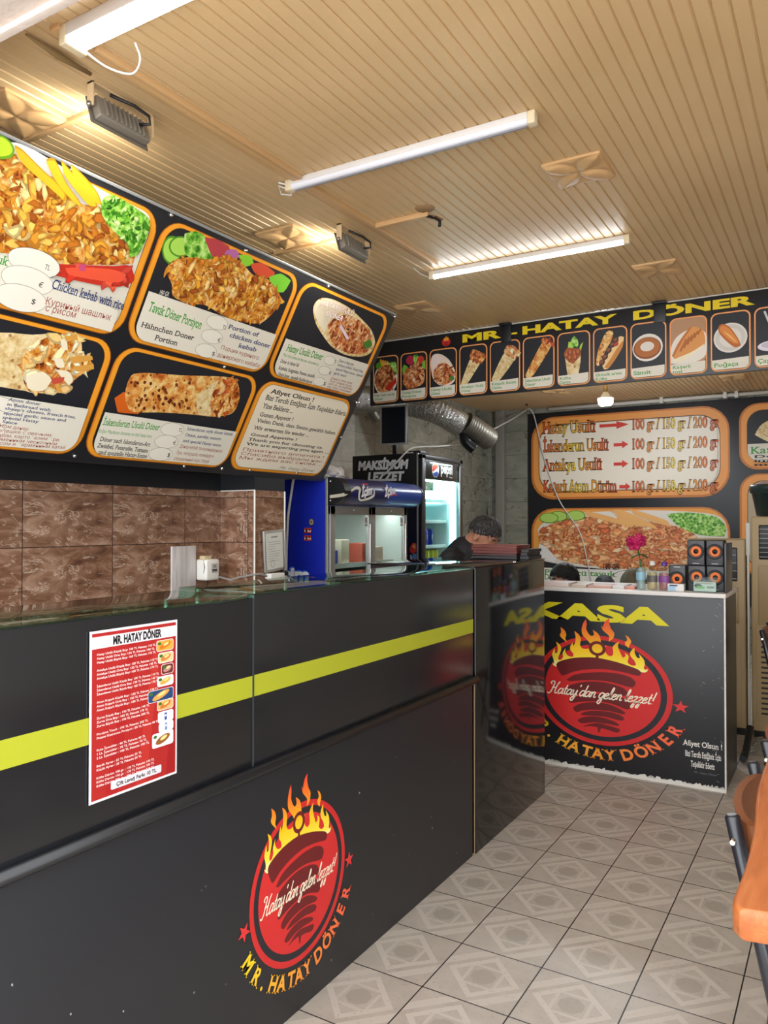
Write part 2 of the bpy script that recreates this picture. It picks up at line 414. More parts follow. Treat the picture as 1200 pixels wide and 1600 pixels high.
def emblem(s, cx, cy, a, b, full=True):
    T = lambda P: [(cx+a*u, cy+b*v) for u, v in P]
    E = lambda k: ell(cx, cy, a*k, b*k, 72)
    s.poly(E(1), 'cc2a2a'); s.poly(E(.925), BLK); s.poly(E(.84), 'd02c2c')
    def fl(u, v):
        t = ((v-cy)/b-0.40)/0.95
        if t < .07: return (.98, .95, .62)
        if t < .38: q = (t-.07)/.31; return (.98, .90-.13*q, .30-.2*q)
        q = min(1, (t-.38)/.6); return (.97-.05*q, .77-.52*q, .10+.08*q)
    s.poly(smooth(T(FLAME_BODY), 3), grad=fl)
    for P in FLAME_TONGUES: s.poly(smooth(T(P), 4), grad=fl)
    for P in MEAT_SLABS: s.poly(smooth(T(P), 3), '6a1c1e')
    c = (-.05, .765)
    s.ring(T(ell(c[0], c[1], .125, .135)), T(ell(c[0], c[1], .078, .085)), '6a1c1e')
    s.poly(T([(-.072, .64), (-.03, .64), (-.03, .55), (-.072, .55)]), '6a1c1e')
    # sweeping hand lettering
    handwriting(s, "Hatay'dan gelen lezzet!", cx-a*.80, cy-b*.145, a*1.55, b*.105, 'f6ead0', a*.017)
    # the arched name and its two stars
    word = "MR. HATAY DÖNER"
    ang = [-150.5, -137.2, -129, None, -118.2, -108.8, -99.8, -91.4, -82.5, None, -71.2, -60.6, -50.2, -39.2, -27.6]
    for ch, d in zip(word, ang):
        if d is None: continue
        V, F, tw = glyphs(ch, 0.032, True); th = math.radians(d); r = 1.165; k = .185/.682
        px, py = r*math.cos(th), r*math.sin(th); tx, ty = -math.sin(th), math.cos(th); nx, ny = -math.cos(th), -math.sin(th)
        q = (d+150)/122; col = (.95, .80-.42*q, .15+.12*q); i = len(s.V)
        for (x, y) in V:
            x2, y2 = (x-tw/2-.03)*k*.90, (y-.34)*k
            u, v = px+tx*x2+nx*y2, py+ty*x2+ny*y2
            s.V.append(s.O+s.ex*(cx+a*u)+s.ey*(cy+b*v)+s.n*s.h); s.C.append(lin(col))
        for f in F: s.F.append(tuple(z+i for z in f)); s.M.append(0)
        s.h += s.STEP
    for d, rr in ((-171.5, 1.105), (-7, 1.11)):
        th = math.radians(d); st = []
        for k in range(10):
            R = .115 if k % 2 == 0 else .045; t = math.pi/2+math.pi*k/5+d/300; st.append((rr*math.cos(th)+R*math.cos(t), rr*math.sin(th)+R*math.sin(t)))
        s.poly(T(st), 'd83434')
FLAME_BODY=[(-0.664,0.355),(-0.709,0.377),(-0.731,0.426),(-0.701,0.405),(-0.708,0.486),(-0.731,0.575),(-0.715,0.649),(-0.693,0.706),(-0.686,0.616),(-0.656,0.619),(-0.641,0.712),(-0.67,0.831),(-0.611,0.778),(-0.589,0.699),(-0.612,0.606),(-0.637,0.531),(-0.627,0.487),(-0.59,0.5),(-0.56,0.558),(-0.568,0.629),(-0.523,0.721),(-0.528,0.651),(-0.487,0.584),(-0.429,0.569),(-0.403,0.593),(-0.414,0.646),(-0.45,0.696),(-0.45,0.768),(-0.414,0.843),(-0.407,0.772),(-0.377,0.847),(-0.37,0.955),(-0.391,1.058),(-0.319,0.996),(-0.291,0.909),(-0.305,0.818),(-0.284,0.758),(-0.227,0.737),(-0.156,0.763),(-0.148,0.834),(-0.198,0.909),(-0.269,1.001),(-0.28,1.107),(-0.254,1.216),(-0.215,1.291),(-0.204,1.203),(-0.212,1.113),(-0.176,1.027),(-0.134,0.987),(-0.098,1.017),(-0.115,1.104),(-0.035,1.04),(-0,0.938),(0.006,0.85),(0.048,0.784),(0.086,0.837),(0.062,0.75),(0.089,0.674),(0.137,0.644),(0.179,0.675),(0.179,0.763),(0.172,0.814),(0.214,0.88),(0.269,0.929),(0.248,0.84),(0.275,0.738),(0.315,0.638),(0.349,0.659),(0.356,0.686),(0.343,0.728),(0.397,0.682),(0.396,0.621),(0.385,0.559),(0.423,0.521),(0.477,0.51),(0.503,0.539),(0.477,0.605),(0.43,0.668),(0.421,0.736),(0.451,0.8),(0.484,0.838),(0.484,0.743),(0.517,0.661),(0.557,0.657),(0.544,0.729),(0.61,0.637),(0.623,0.553),(0.609,0.483),(0.636,0.452),(0.662,0.481),(0.659,0.437),(0.622,0.407),(0.556,0.413),(0.503,0.453),(0.396,0.491),(0.233,0.533),(0.096,0.552),(-0.058,0.57),(-0.242,0.558),(-0.415,0.529),(-0.561,0.476),(-0.634,0.431)]
FLAME_TONGUES=[[(-0.603,1.115),(-0.537,1.057),(-0.512,0.978),(-0.527,0.904),(-0.498,0.83),(-0.574,0.9),(-0.611,0.96),(-0.589,1.025)],
[(0.007,1.203),(0.031,1.161),(0.07,1.279),(0.133,1.336),(0.126,1.248),(0.153,1.145),(0.198,1.071),(0.18,0.973),(0.113,0.908),(0.125,1.002),(0.07,1.068),(0.028,1.117)],
[(0.351,1.053),(0.404,1.012),(0.438,0.937),(0.415,0.883),(0.4,0.821),(0.357,0.868),(0.35,0.92),(0.381,0.966)]]
MEAT_SLABS=[[(-0.667,0.381),(-0.62,0.461),(-0.386,0.557),(-0.076,0.596),(0.243,0.545),(0.518,0.456),(0.569,0.408),(0.56,0.352),(0.518,0.335),(0.312,0.376),(0.031,0.397),(-0.24,0.352),(-0.424,0.284),(-0.555,0.203),(-0.602,0.227)],
[(-0.508,0.135),(-0.406,0.229),(-0.24,0.291),(0.03,0.34),(0.277,0.338),(0.432,0.291),(0.492,0.222),(0.483,0.155),(0.44,0.116),(0.328,0.134),(0.136,0.175),(-0.077,0.18),(-0.295,0.147),(-0.462,0.107)],
[(-0.537,-0.099),(-0.518,-0.027),(-0.425,0.054),(-0.222,0.132),(0.012,0.158),(0.241,0.122),(0.345,0.07),(0.397,-0.012),(0.31,-0.057),(0.1,-0.032),(-0.114,-0.046),(-0.37,-0.133),(-0.481,-0.16)],
[(-0.481,-0.264),(-0.37,-0.167),(-0.205,-0.098),(0.011,-0.062),(0.241,-0.067),(0.396,-0.133),(0.43,-0.194),(0.413,-0.263),(0.361,-0.289),(0.17,-0.223),(-0.025,-0.207),(-0.242,-0.239),(-0.444,-0.293)],
[(-0.407,-0.367),(-0.297,-0.282),(-0.115,-0.232),(0.099,-0.233),(0.275,-0.296),(0.356,-0.361),(0.309,-0.386),(0.134,-0.362),(-0.061,-0.364),(-0.242,-0.399),(-0.352,-0.45),(-0.398,-0.423)],
[(-0.297,-0.476),(-0.206,-0.416),(-0.043,-0.379),(0.134,-0.373),(0.292,-0.415),(0.335,-0.463),(0.309,-0.501),(0.239,-0.501),(0.063,-0.474),(-0.097,-0.482),(-0.288,-0.497)],
[(-0.343,-0.597),(-0.279,-0.541),(-0.134,-0.495),(0.028,-0.491),(0.204,-0.541),(0.265,-0.586),(0.239,-0.608),(0.063,-0.598),(-0.116,-0.605),(-0.261,-0.645),(-0.325,-0.633)],
[(-0.258,-0.697),(-0.152,-0.634),(-0.026,-0.606),(0.133,-0.63),(0.273,-0.662),(0.265,-0.708),(0.221,-0.734),(0.063,-0.698),(0,-0.698),(-0.018,-0.78),(-0.044,-0.762),(-0.053,-0.678),(-0.17,-0.682),(-0.252,-0.707)]]
# (-0.05, 0.765) (0.055, 0.776) (-0.05, 0.668) (-0.072, 0.559) (-0.03, 0.564) (-0.821, -0.116) (0.735, -0.061) (-0.793, -0.135)
# ---------------------------------------------------------------- materials
M_BLK = mat('black_laminate', '191a1e', 0.20, spec=0.7)
M_BLKM = mat('black_matt_panel', '222327', 0.42, spec=0.45)
M_GLOSS = mat('black_gloss_panel', '0c0c10', 0.09, spec=0.8)
M_BPAINT = mat('black_paint', '15171c', 0.45)
M_VINYL = mat('black_vinyl', '1c1d22', 0.35, spec=0.5)
M_PLAST = mat('black_plastic', '141416', 0.4)
M_STEEL = mat('brushed_steel', '9a9a98', 0.32, metal=0.9)
M_ALU = mat('grey_aluminium', '9c9c98', 0.4, metal=0.55)
M_CHROME = mat('chrome', 'd8d8d8', 0.12, metal=1.0)
M_WHITE = mat('white_plastic', 'e6e4de', 0.4)
M_WPAINT = mat('white_paint', 'd8d4cc', 0.5)
M_WIRE = mat('white_cable', 'd8d6d0', 0.5)
M_GWIRE = mat('grey_cable', '8a8884', 0.5)
M_TAN = mat('tan_plastic', 'c8a070', 0.38, spec=0.5)
M_GLASS = glass('green_glass', 'd2ece0', 0.0, 1.45)
M_CLEAR = glass('clear_glass', 'eef6f4', 0.0, 1.4)
def m_ceiling():
    m = mat('tan_ceiling_boards', 'c0966a', 0.40, spec=0.5); N = NT(m)
    n = N.noise(1.3, 3); N.base(N.ramp(n.outputs['Fac'], [(0.3, 'c9a87a'), (0.7, 'd5b588')])); return m
def m_floor():
    m = mat('floor_tile', 'b0a698', 0.42, spec=0.35); N = NT(m)
    sx = N.n('ShaderNodeSeparateXYZ'); N.l(N.co(), sx.inputs[0])
    fx = N.math('SUBTRACT', N.math('FRACT', N.math('DIVIDE', N.math('ADD', sx.outputs[0], 1.463+2.98), 0.2955)), 0.5)
    fy = N.math('SUBTRACT', N.math('FRACT', N.math('DIVIDE', N.math('ADD', sx.outputs[1], 10-2.207+0.493), 0.3005)), 0.5)
    ax, ay = N.math('ABSOLUTE', fx), N.math('ABSOLUTE', fy)
    d1 = N.math('ADD', ax, ay); di = N.math('MAXIMUM', ax, ay)
    band = lambda v, a, b: N.math('MULTIPLY', N.math('GREATER_THAN', v, a), N.math('LESS_THAN', v, b))
    p = N.math('SUBTRACT', fx, fy)
    l1 = band(d1, .335, .43); l2 = band(di, .165, .205); l2 = N.math('MULTIPLY', l2, N.math('LESS_THAN', d1, .335))
    st = band(N.math('ABSOLUTE', p), .52, .68); core = N.math('LESS_THAN', N.math('MAXIMUM', di, N.math('MULTIPLY', d1, .72)), .135)
    n = N.noise(9, 5); n2 = N.noise(60, 4)
    base = N.ramp(n.outputs['Fac'], [(0.3, 'aaa094'), (0.7, 'b8aea2')])
    c = N.mix(l1, base, 'c2b8ac'); c = N.mix(l2, c, 'beb4a8'); c = N.mix(st, c, 'c0b6aa'); c = N.mix(core, c, 'a49a8e')
    c = N.mix(N.math('MULTIPLY', N.math('GREATER_THAN', n2.outputs['Fac'], .62), .25), c, '8e8478')
    g = N.math('GREATER_THAN', di, .4925); c = N.mix(g, c, '1c1a18'); N.base(c)
    N.bump(N.math('SUBTRACT', 1.0, g), 0.5, 0.002); return m
def tilemat(name, tw, th, stops, vein, joint, ox=0, oz=0, rep=True, rough=0.25, vs=3.2):
    """stone tiles on walls that run along x or y: u = x + y, v = z; every tile repeats the same stone print"""
    m = mat(name, '808080', rough, spec=0.5); N = NT(m); sx = N.n('ShaderNodeSeparateXYZ'); N.l(N.co(), sx.inputs[0])
    u = N.math('DIVIDE', N.math('ADD', N.math('ADD', sx.outputs[0], sx.outputs[1]), 20+ox), tw); v = N.math('DIVIDE', N.math('ADD', sx.outputs[2], 10+oz), th)
    fu, fv = N.math('FRACT', u), N.math('FRACT', v)
    cb = N.n('ShaderNodeCombineXYZ')
    if rep:
        N.l(N.math('MULTIPLY', fu, tw), cb.inputs[0]); N.l(N.math('MULTIPLY', fv, th), cb.inputs[1]); N.l(N.math('MULTIPLY', N.math('FLOOR', N.math('MULTIPLY', u, .5)), 3.7), cb.inputs[2])
    else:
        N.l(N.math('MULTIPLY', u, tw), cb.inputs[0]); N.l(N.math('MULTIPLY', v, th), cb.inputs[1]); N.l(N.math('MULTIPLY', N.math('ADD', N.math('FLOOR', u), N.math('MULTIPLY', N.math('FLOOR', v), 5.3)), 1.9), cb.inputs[2])
    vec = N.vmath('MULTIPLY', cb.outputs[0], (1, 2.0, 1))
    n1 = N.noise(vs*1.6, 8, vec, 1.2, .62); n2 = N.noise(vs, 5, vec, 2.0, .6); n3 = N.noise(vs*2.6, 4, vec, .8)
    c = N.ramp(n1.outputs['Fac'], stops)
    ridge = N.math('ABSOLUTE', N.math('SUBTRACT', n2.outputs['Fac'], .5)); w = N.math('LESS_THAN', ridge, vein[1])
    w = N.math('MULTIPLY', w, N.math('GREATER_THAN', n3.outputs['Fac'], vein[2])); c = N.mix(N.math('MULTIPLY', w, vein[3]), c, vein[0])
    j = N.math('MAXIMUM', N.math('LESS_THAN', fu, .004/tw), N.math('LESS_THAN', fv, .004/th)); c = N.mix(j, c, joint); N.base(c); return m
M_BROWN = tilemat('brown_marble_tile', 0.5, 0.262, [(.30, '55392e'), (.44, '76543f'), (.55, '8e6c58'), (.66, 'a88872'), (.8, 'c8b09c')], ('c0aa98', .012, .50, .7), '2e201c', ox=.04-.0, oz=-.643+.0, vs=3.6)
M_GREY = tilemat('grey_marble_tile', 0.6, 0.31, [(.30, '77766a'), (.5, '8a897c'), (.7, '9a988a')], ('3c3a34', .010, .52, .8), '4c4a44', ox=.2, rep=False, vs=1.3)
M_BEIGE_LIT = tilemat('lamplit_beige_marble_tile', 0.6, 0.31, [(.30, '9a9486'), (.5, 'aca698'), (.7, 'bab4a6')], ('7a6c5c', .008, .55, .7), '86807a', ox=.2, rep=False, vs=1.2)  # beige tile, with lamp light on this stretch put into its paler colours
M_RWALL = mat('cream_wall_paint', 'd2cabc', 0.6)

# ---------------------------------------------------------------- room
ZC = 3.0; XL, XR, YB, YF = -4.2, 1.45, 9.72, 1.31
struct('floor', MB().box((XL-.2, -2.5, -.12), (XR+.2, YB+.2, 0)), m_floor())
mb = MB(); x = XL-.1; rows = []; pitch = .0503
pts = []
while x < XR+.1:
    pts += [(x, ZC), (x+.040, ZC), (x+.0435, ZC+.006), (x+.0468, ZC+.006)]; x += pitch
mb.grid([[Vector((a, YF-.02, z)) for a, z in pts], [Vector((a, YB+.1, z)) for a, z in pts]], smooth=False)
mb.box((XL-.1, YF-.02, ZC+.02), (XR+.1, YB+.1, ZC+.12))
struct('ceiling', mb, m_ceiling())
struct('wall_left', MB().box((XL-.2, .35, 0), (-3.2, 3.59, 1.69)), M_BROWN)
struct('trim_1', MB().box((XL-.2, .35, 1.69), (-3.2, 3.59, ZC+.05)).box((-3.21, 3.451, 1.69), (-2.94, 3.73, ZC+.05)), M_BPAINT)
struct('wall_pillar', MB().box((-3.3, 3.451, 0), (-2.94, 3.73, 1.69)), M_BROWN)
struct('trim_2', MB().box((-2.943, 3.446, 0), (-2.934, 3.455, 1.69), .003).box((-2.943, 3.724, 0), (-2.934, 3.733, 1.69), .003).box((-3.2, 3.447, 1.686), (-2.936, 3.456, 1.692), .002), M_WHITE)
struct('wall_alcove', MB().box((XL-.2, 3.6, 0), (-4.17, 6.40, ZC+.05)), M_BEIGE_LIT)
struct('wall_left_back', MB().box((XL-.2, 6.40, 0), (-4.17, YB+.1, ZC+.05)), M_GREY)
struct('wall_back', MB().box((XL-.2, YB, 0), (XR+.2, YB+.15, ZC+.05)), M_GREY)
struct('trim_3', MB().box((-4.04, YB-.09, 0), (-3.92, YB, ZC), .008), mat('grey_pipe_boxing', '8a887e', .5))
struct('wall_right', MB().box((XR, YF-.6, 0), (XR+.15, YB+.1, ZC+.05)), M_RWALL)
struct('trim_4', MB().box((XL-.2, .90, 2.885), (XR+.2, 1.305, 3.35), .01).box((XL-.2, 1.29, 2.87), (XR+.2, 1.318, 2.895), .004), mat('pinkish_lintel_plaster', 'dccdc2', .7, bump=(40, .3)))

# ---------------------------------------------------------------- leaning menu board over the counter
BT, BB = Vector((-2.380, 0, 2.78)), Vector((-2.913, 0, 1.812))
EY = (BT-BB).normalized(); EX = Vector((0, 1, 0)); BN = EX.cross(EY)
board = thing('menu_board', 'wide black menu board leaning out over the counter with six orange framed food panels', 'menu board', (-2.91, 2.4, 1.812))
Y0B, Y1B = 1.02, 4.120; HB = (BT-BB).length
Mb = Matrix((( 0, EY.x, BN.x, BB.x), (1, 0, 0, 0), (0, EY.z, BN.z, BB.z), (0, 0, 0, 1)))
MB().box((Y0B, -.05, -.03), (Y1B, HB, 0), .003, M=Mb).build('backing_board', M_VINYL, board)
MB().box((Y0B, HB-.004, -.034), (Y1B, HB+.008, .003), .002, M=Mb).build('edge_strip', mat('silver_edge', 'b8bcbe', .3, metal=.6), board)
bs = Sheet(BB, EX, EY)
cols = [(1.19, 2.235), (2.250, 3.178), (3.187, 4.078)]; R1 = (.538, 1.082); R2 = (-.018, .521)
def frame_panel(x0, y0, x1, y1, label, bg=BLK, parent=board, base=bs, r=.10, w=.036, oc=ORG, od=ORD, name='menu_panel', wy=None):
    wy = wy or w; s = base.sub(.0012); s.rect(x0, y0, x1, y1, '6a3c10', r); s.rect(x0+.003, y0+.003, x1-.003, y1-.003, od, r*.98); s.rect(x0+w*.28, y0+wy*.28, x1-w*.2, y1-wy*.2, oc, r*.92)
    s.rect(x0+w*.92, y0+wy*.9, x1-w*.92, y1-wy*.9, '5a3208', r*.80); s.rect(x0+w, y0+wy, x1-w, y1-wy, bg, r*.78)
    p = s.build(name, parent, label); return p, base.sub(.0024), base.sub(.0145), (x0+w, y0+wy, x1-w, y1-wy)
def clip_white(s, I, pl, pr, r=.07):
    """white caption area under the line from pl to pr inside the panel interior I"""
    x0, y0, x1, y1 = I; s.poly([(x0, pl), (x0, y0+r)]+[(x0+r-r*math.cos(math.radians(a)), y0+r-r*math.sin(math.radians(a))) for a in range(15, 91, 15)]
        +[(x1-r+r*math.sin(math.radians(a)), y0+r-r*math.cos(math.radians(a))) for a in range(0, 91, 15)]+[(x1, pr)], CREAM)
def zpx(sc, ox, oy): return lambda P: [(ox+a/sc, oy+b/sc) for a, b in P]
Z1, Z2, Z3, Z4 = zpx(4, 0, 200), zpx(2.727, 200, 330), zpx(3, 0, 480), zpx(4, 340, 580)
def ovals(s, cs, rx, ry, names):
    for c in cs:
        u, v = s.px(*c); s.oval(u, v, rx, ry, col='706c64', t=.0016, fill='ece6d8')
# panel 1: chicken kebab with rice
p, f, c, I = frame_panel(cols[0][0], R1[0], cols[0][1], R1[1], 'panel with a heap of chicken kebab, chips and lettuce', wy=.020, bg=CREAM)
S = lambda P, k=3: smooth(f.pxs(Z1(P)), k)
f.poly(S([(-300, 90), (100, 90), (300, 190), (620, 380), (800, 470), (900, 520), (935, 560), (930, 610), (700, 560), (300, 400), (-300, 300)]), 'e8e6de')
f.poly(S([(-220, 130), (0, 60), (60, 170), (200, 250), (320, 320), (500, 470), (620, 490), (700, 620), (790, 720), (845, 770), (830, 845), (700, 855), (420, 850), (300, 830), (250, 800), (130, 790), (0, 775), (-220, 700)]), m=kebab())
f.flakes(f.pxs(Z1([(-200, 200), (100, 195), (320, 330), (500, 480), (620, 520), (700, 640), (800, 760), (820, 820), (420, 835), (250, 780), (0, 750), (-200, 650)])), 330, .065, MEATC, 3)
f.poly(S([(270, 840), (420, 848), (700, 858), (800, 855), (832, 930), (810, 965), (700, 990), (500, 955), (290, 900)]), 'c43020'); f.flakes(f.pxs(Z1([(290, 850), (500, 858), (820, 865), (820, 920), (700, 975), (480, 945)])), 26, .07, ['d84030', 'c83424', 'e0583c', 'cc4438'], 31, .3); f.poly(S([(400, 870), (520, 865), (700, 880), (780, 910), (740, 960), (560, 940), (420, 910)]), 'e8563a'); f.poly(S([(480, 850), (530, 845), (520, 890), (490, 885)]), 'c44a78')
f.poly(S([(640, 430), (700, 415), (800, 470), (900, 540), (930, 590), (900, 700), (850, 790), (800, 800), (790, 720), (700, 640), (640, 560), (620, 500)]), m=lettuce())
f.flakes(f.pxs(Z1([(650, 440), (700, 430), (800, 480), (910, 590), (880, 700), (820, 780), (720, 640), (650, 540)])), 90, .04, LEAF, 5, 1)
for q in ([(80, 100), (130, 130), (260, 260), (350, 340), (403, 410), (395, 452), (350, 410), (250, 320), (150, 230), (100, 170)], [(275, 190), (330, 188), (400, 330), (470, 430), (508, 490), (470, 470), (390, 390), (320, 290)], [(370, 190), (430, 260), (500, 340), (580, 430), (598, 487), (550, 480), (470, 390), (390, 280)], [(430, 215), (520, 300), (600, 400), (628, 480), (590, 460), (520, 380), (450, 290)]):
    f.poly(S(q, 4), 'c08c14'); k = len(q); mx, my = sum(a for a, b in q)/k, sum(b for a, b in q)/k
    f.poly(S([(mx+(a-mx)*.94-4, my+(b-my)*.93+4) for a, b in q], 4), 'dcb024')
f.poly(S([(-60, 40), (0, 40), (55, 80), (80, 130), (60, 178), (0, 190), (-60, 180)]), '6a9c18'); f.poly(S([(-60, 60), (0, 52), (45, 85), (66, 130), (50, 160), (0, 172), (-60, 165)]), 'b8e030')
f.build('food_picture', p)
q = c.pxs(Z1([(0, 790), (290, 905)])); c.poly([(I[0]+.01, I[1]+.02), (I[0]+.03, I[1]+.002), (q[1][0]+.35, I[1]+.002), (q[1][0]+.35, q[1][1]-.06), (q[1][0], q[1][1]-.01), (q[0][0], q[0][1]), (I[0]+.01, q[0][1])], CREAM)
c.tpx('Pilav üstü tavuk', (-104, 380), (9, 414), 15, GRN, bold=.012, serif=True)
ovals(c, Z1([(203, 835), (162, 945), (118, 1055)]), .105, .050, '')
for t, a, b in (('TL', (262, 872), (295, 884)), ('€', (222, 985), (252, 990)), ('$', (176, 1088), (205, 1094))):
    a, b = Z1([a, b]); c.tpx(t, a, b, 8, '202020')
for t, a, b, h, col, kw in (('Chicken kebab with rice', (305, 992), (755, 1130), 15, NAVY, dict(bold=.012, serif=True)), ('Куриный шашлык', (265, 1090), (675, 1196), 11, BRN, {}), ('с рисом', (265, 1133), (455, 1180), 11, BRN, {})):
    a, b = Z1([a, b]); c.tpx(t, a, b, h, col, **kw)
c.build('caption', p)
# panel 2: chicken doner portion
p, f, c, I = frame_panel(cols[1][0], R1[0], cols[1][1], R1[1], 'panel with a pile of sliced chicken doner and salad', wy=.020)
S = lambda P, k=3: smooth(f.pxs(Z2(P)), k)
for cx, cy, rx, ry in ((185, 165, 42, 62), (222, 150, 50, 45)):
    f.poly(S([(cx+rx*math.cos(t*.63), cy+ry*math.sin(t*.63)) for t in range(10)]), '4e8c22'); f.poly(S([(cx+rx*.85*math.cos(t*.63), cy+ry*.85*math.sin(t*.63)) for t in range(10)]), 'a8d858')
f.poly(S([(240, 95), (290, 85), (330, 110), (365, 170), (350, 210), (280, 215), (240, 170)]), m=lettuce())
f.poly(S([(325, 110), (380, 120), (430, 150), (420, 190), (360, 195)]), 'b84048'); f.poly(S([(420, 165), (460, 165), (475, 195), (440, 210), (405, 195)]), 'b868a8')
f.poly(S([(470, 185), (520, 190), (535, 225), (490, 235)]), '8cd030'); f.poly(S([(520, 225), (570, 220), (625, 260), (610, 285), (545, 270)]), 'd85030'); f.poly(S([(600, 280), (650, 265), (692, 295), (660, 345), (610, 330)]), '7ccc38')
PM = [(155, 250), (190, 210), (260, 195), (340, 205), (420, 190), (480, 215), (530, 270), (590, 285), (640, 345), (655, 385), (610, 440), (560, 477), (480, 470), (400, 442), (330, 400), (250, 392), (190, 360), (185, 310)]
f.poly(S(PM), m=kebab()); f.flakes(f.pxs(Z2(PM)), 330, .052, MEATC, 11, .8)
f.build('food_picture', p)
q = c.pxs(Z2([(95, 340), (618, 520)])); clip_white(c, I, q[0][1], q[1][1])
ovals(c, Z2([(372, 470), (350, 530), (325, 590)]), .070, .034, '')
for t, a, b, h, col, kw in (('180 GR', (122, 347), (163, 359), 7, 'e8e4d8', {}), ('Tavuk Döner Porsiyon', (76, 418), (300, 498), 15, GRN, dict(bold=.014, serif=True)), ('Hähnchen Doner', (45, 487), (270, 545), 8.5, '16161a', dict(bold=.012, serif=True)), ('Portion', (103, 543), (200, 568), 8.5, '16161a', dict(bold=.012, serif=True)),
        ('TL', (392, 495), (408, 500), 6, '202020', {}), ('€', (370, 550), (384, 554), 6, '202020', {}), ('$', (346, 607), (359, 611), 6, '202020', {}),
        ('Portion of', (417, 495), (546, 531), 7, NAVY, dict(bold=.014, serif=True)), ('chicken doner', (422, 530), (596, 579), 7, NAVY, dict(bold=.014, serif=True)), ('kebab', (460, 575), (536, 594), 7, NAVY, dict(bold=.014, serif=True)),
        ('Порция куриного', (385, 582), (546, 629), 6.5, BRN, {}), ('донерского кебаба', (370, 613), (549, 662), 6.5, BRN, {})):
    a, b = Z2([a, b]); c.tpx(t, a, b, h, col, **kw)
c.build('caption', p)
# panel 3: hatay style doner
p, f, c, I = frame_panel(cols[2][0], R1[0], cols[2][1], R1[1], 'panel with a cut flatbread wrap on black', wy=.020)
f.poly(smooth(f.pxs(Z2([(787, 420), (800, 385), (830, 368), (880, 378), (940, 410), (990, 455), (1035, 505), (1052, 560), (1030, 605), (985, 620), (920, 610), (865, 575), (830, 530), (800, 480)])), 3), m=tortilla())
f.poly(smooth(f.pxs(Z2([(790, 420), (805, 388), (835, 372), (880, 380), (930, 410), (880, 445), (850, 480), (835, 515), (810, 480)])), 3), 'e4d8be')
PM = [(850, 485), (880, 455), (930, 440), (985, 465), (1030, 520), (1040, 570), (1005, 608), (930, 602), (870, 565)]
f.poly(smooth(f.pxs(Z2(PM)), 3), m=kebab_red()); f.flakes(f.pxs(Z2(PM)), 110, .042, MEATR, 4, 1)
f.poly(smooth(f.pxs(Z2([(1000, 560), (1030, 545), (1035, 575), (1010, 585)])), 3), '4a8030')
f.poly(f.pxs(Z2([(905, 480), (940, 540), (930, 548), (898, 490)])), 'e8d0dc')
f.build('food_picture', p)
q = c.pxs(Z2([(672, 540), (1020, 650)])); clip_white(c, I, q[0][1], q[1][1])
ovals(c, Z2([(852, 632), (830, 675), (807, 722)]), .056, .027, '')
for t, a, b, h, col, kw in (('HATAY USULÜ', (812, 394), (950, 442), 8, 'f8f4f0', dict(bold=.02, outline=('a03828', .03))), ('DONER', (832, 440), (905, 465), 8, 'f8f4f0', dict(bold=.02, outline=('a03828', .03))),
        ('Hatay Usulü Döner', (665, 590), (818, 630), 11, GRN, dict(bold=.014, serif=True)), ('Marul, turşu, patates özel hatay sosu - özel sarımsak sos', (652, 612), (802, 654), 5, GRN, {}),
        ('Döner in Hatay-Stil', (640, 640), (718, 659), 5.5, '16161a', dict(bold=.01, serif=True)), ('Kopfsalat, Essiggurken, Pommes, spezielle', (632, 668), (785, 705), 5.5, '16161a', dict(bold=.01, serif=True)), ('Hatay-Sosse - spezielle Knoblauchsosse', (630, 695), (775, 730), 5.5, '16161a', dict(bold=.01, serif=True)),
        ('TL', (868, 640), (878, 643), 4.5, '202020', {}), ('€', (846, 690), (856, 693), 5, '202020', {}), ('$', (822, 735), (832, 738), 5, '202020', {}),
        ('Doner in Hatay style', (890, 637), (952, 655), 4.5, NAVY, dict(bold=.006)), ('Lettuce, pickles, French fries,', (884, 654), (993, 685), 4.5, NAVY, dict(bold=.006)), ('special Hatay sauce - special', (876, 672), (990, 703), 4.5, NAVY, dict(bold=.006)), ('garlic sauce', (868, 690), (920, 703), 4.5, NAVY, dict(bold=.006)),
        ('Донер в стиле хатай', (855, 710), (945, 734), 3.6, BRN, {}), ('Салат, соленые огурцы,', (850, 722), (945, 746), 3.6, BRN, {}), ('картофель фри, специальный', (845, 734), (945, 758), 3.6, BRN, {}), ('соус Хатай - специальный', (840, 746), (940, 770), 3.6, BRN, {}), ('чесночный соус', (836, 757), (890, 769), 3.6, BRN, {})):
    a, b = Z2([a, b]); c.tpx(t, a, b, h, col, **kw)
c.build('caption', p)
# panel 4: atom doner
p, f, c, I = frame_panel(cols[0][0], R2[0], cols[0][1], R2[1], 'panel with an open wrap spilling cheese and chips', wy=.020)
S = lambda P, k=3: smooth(f.pxs(Z3(P)), k)
f.poly(S([(-230, 150), (0, 118), (150, 128), (262, 124), (300, 180), (250, 300), (180, 400), (120, 392), (0, 372), (-230, 330)]), m=tortilla())
PM = [(135, 190), (180, 160), (262, 124), (360, 128), (380, 200), (435, 265), (430, 290), (372, 320), (342, 350), (330, 360), (290, 398), (180, 402), (122, 382), (98, 280), (110, 230)]
f.poly(S(PM), m=kebab()); f.flakes(f.pxs(Z3(PM)), 90, .07, ['c87838', 'e0a85c', 'f0dca8', 'f6ecc8', 'e8c880', 'f4e4b4', 'd89048', 'f0c884'], 9, .6)
for q in ([(120, 320), (200, 300), (240, 340), (200, 390), (130, 380)], [(260, 290), (320, 300), (340, 340), (320, 365), (280, 320)], [(250, 240), (290, 240), (300, 280), (265, 280)], [(280, 150), (310, 140), (315, 200), (290, 195)]): f.poly(S(q), 'f2e6c8')
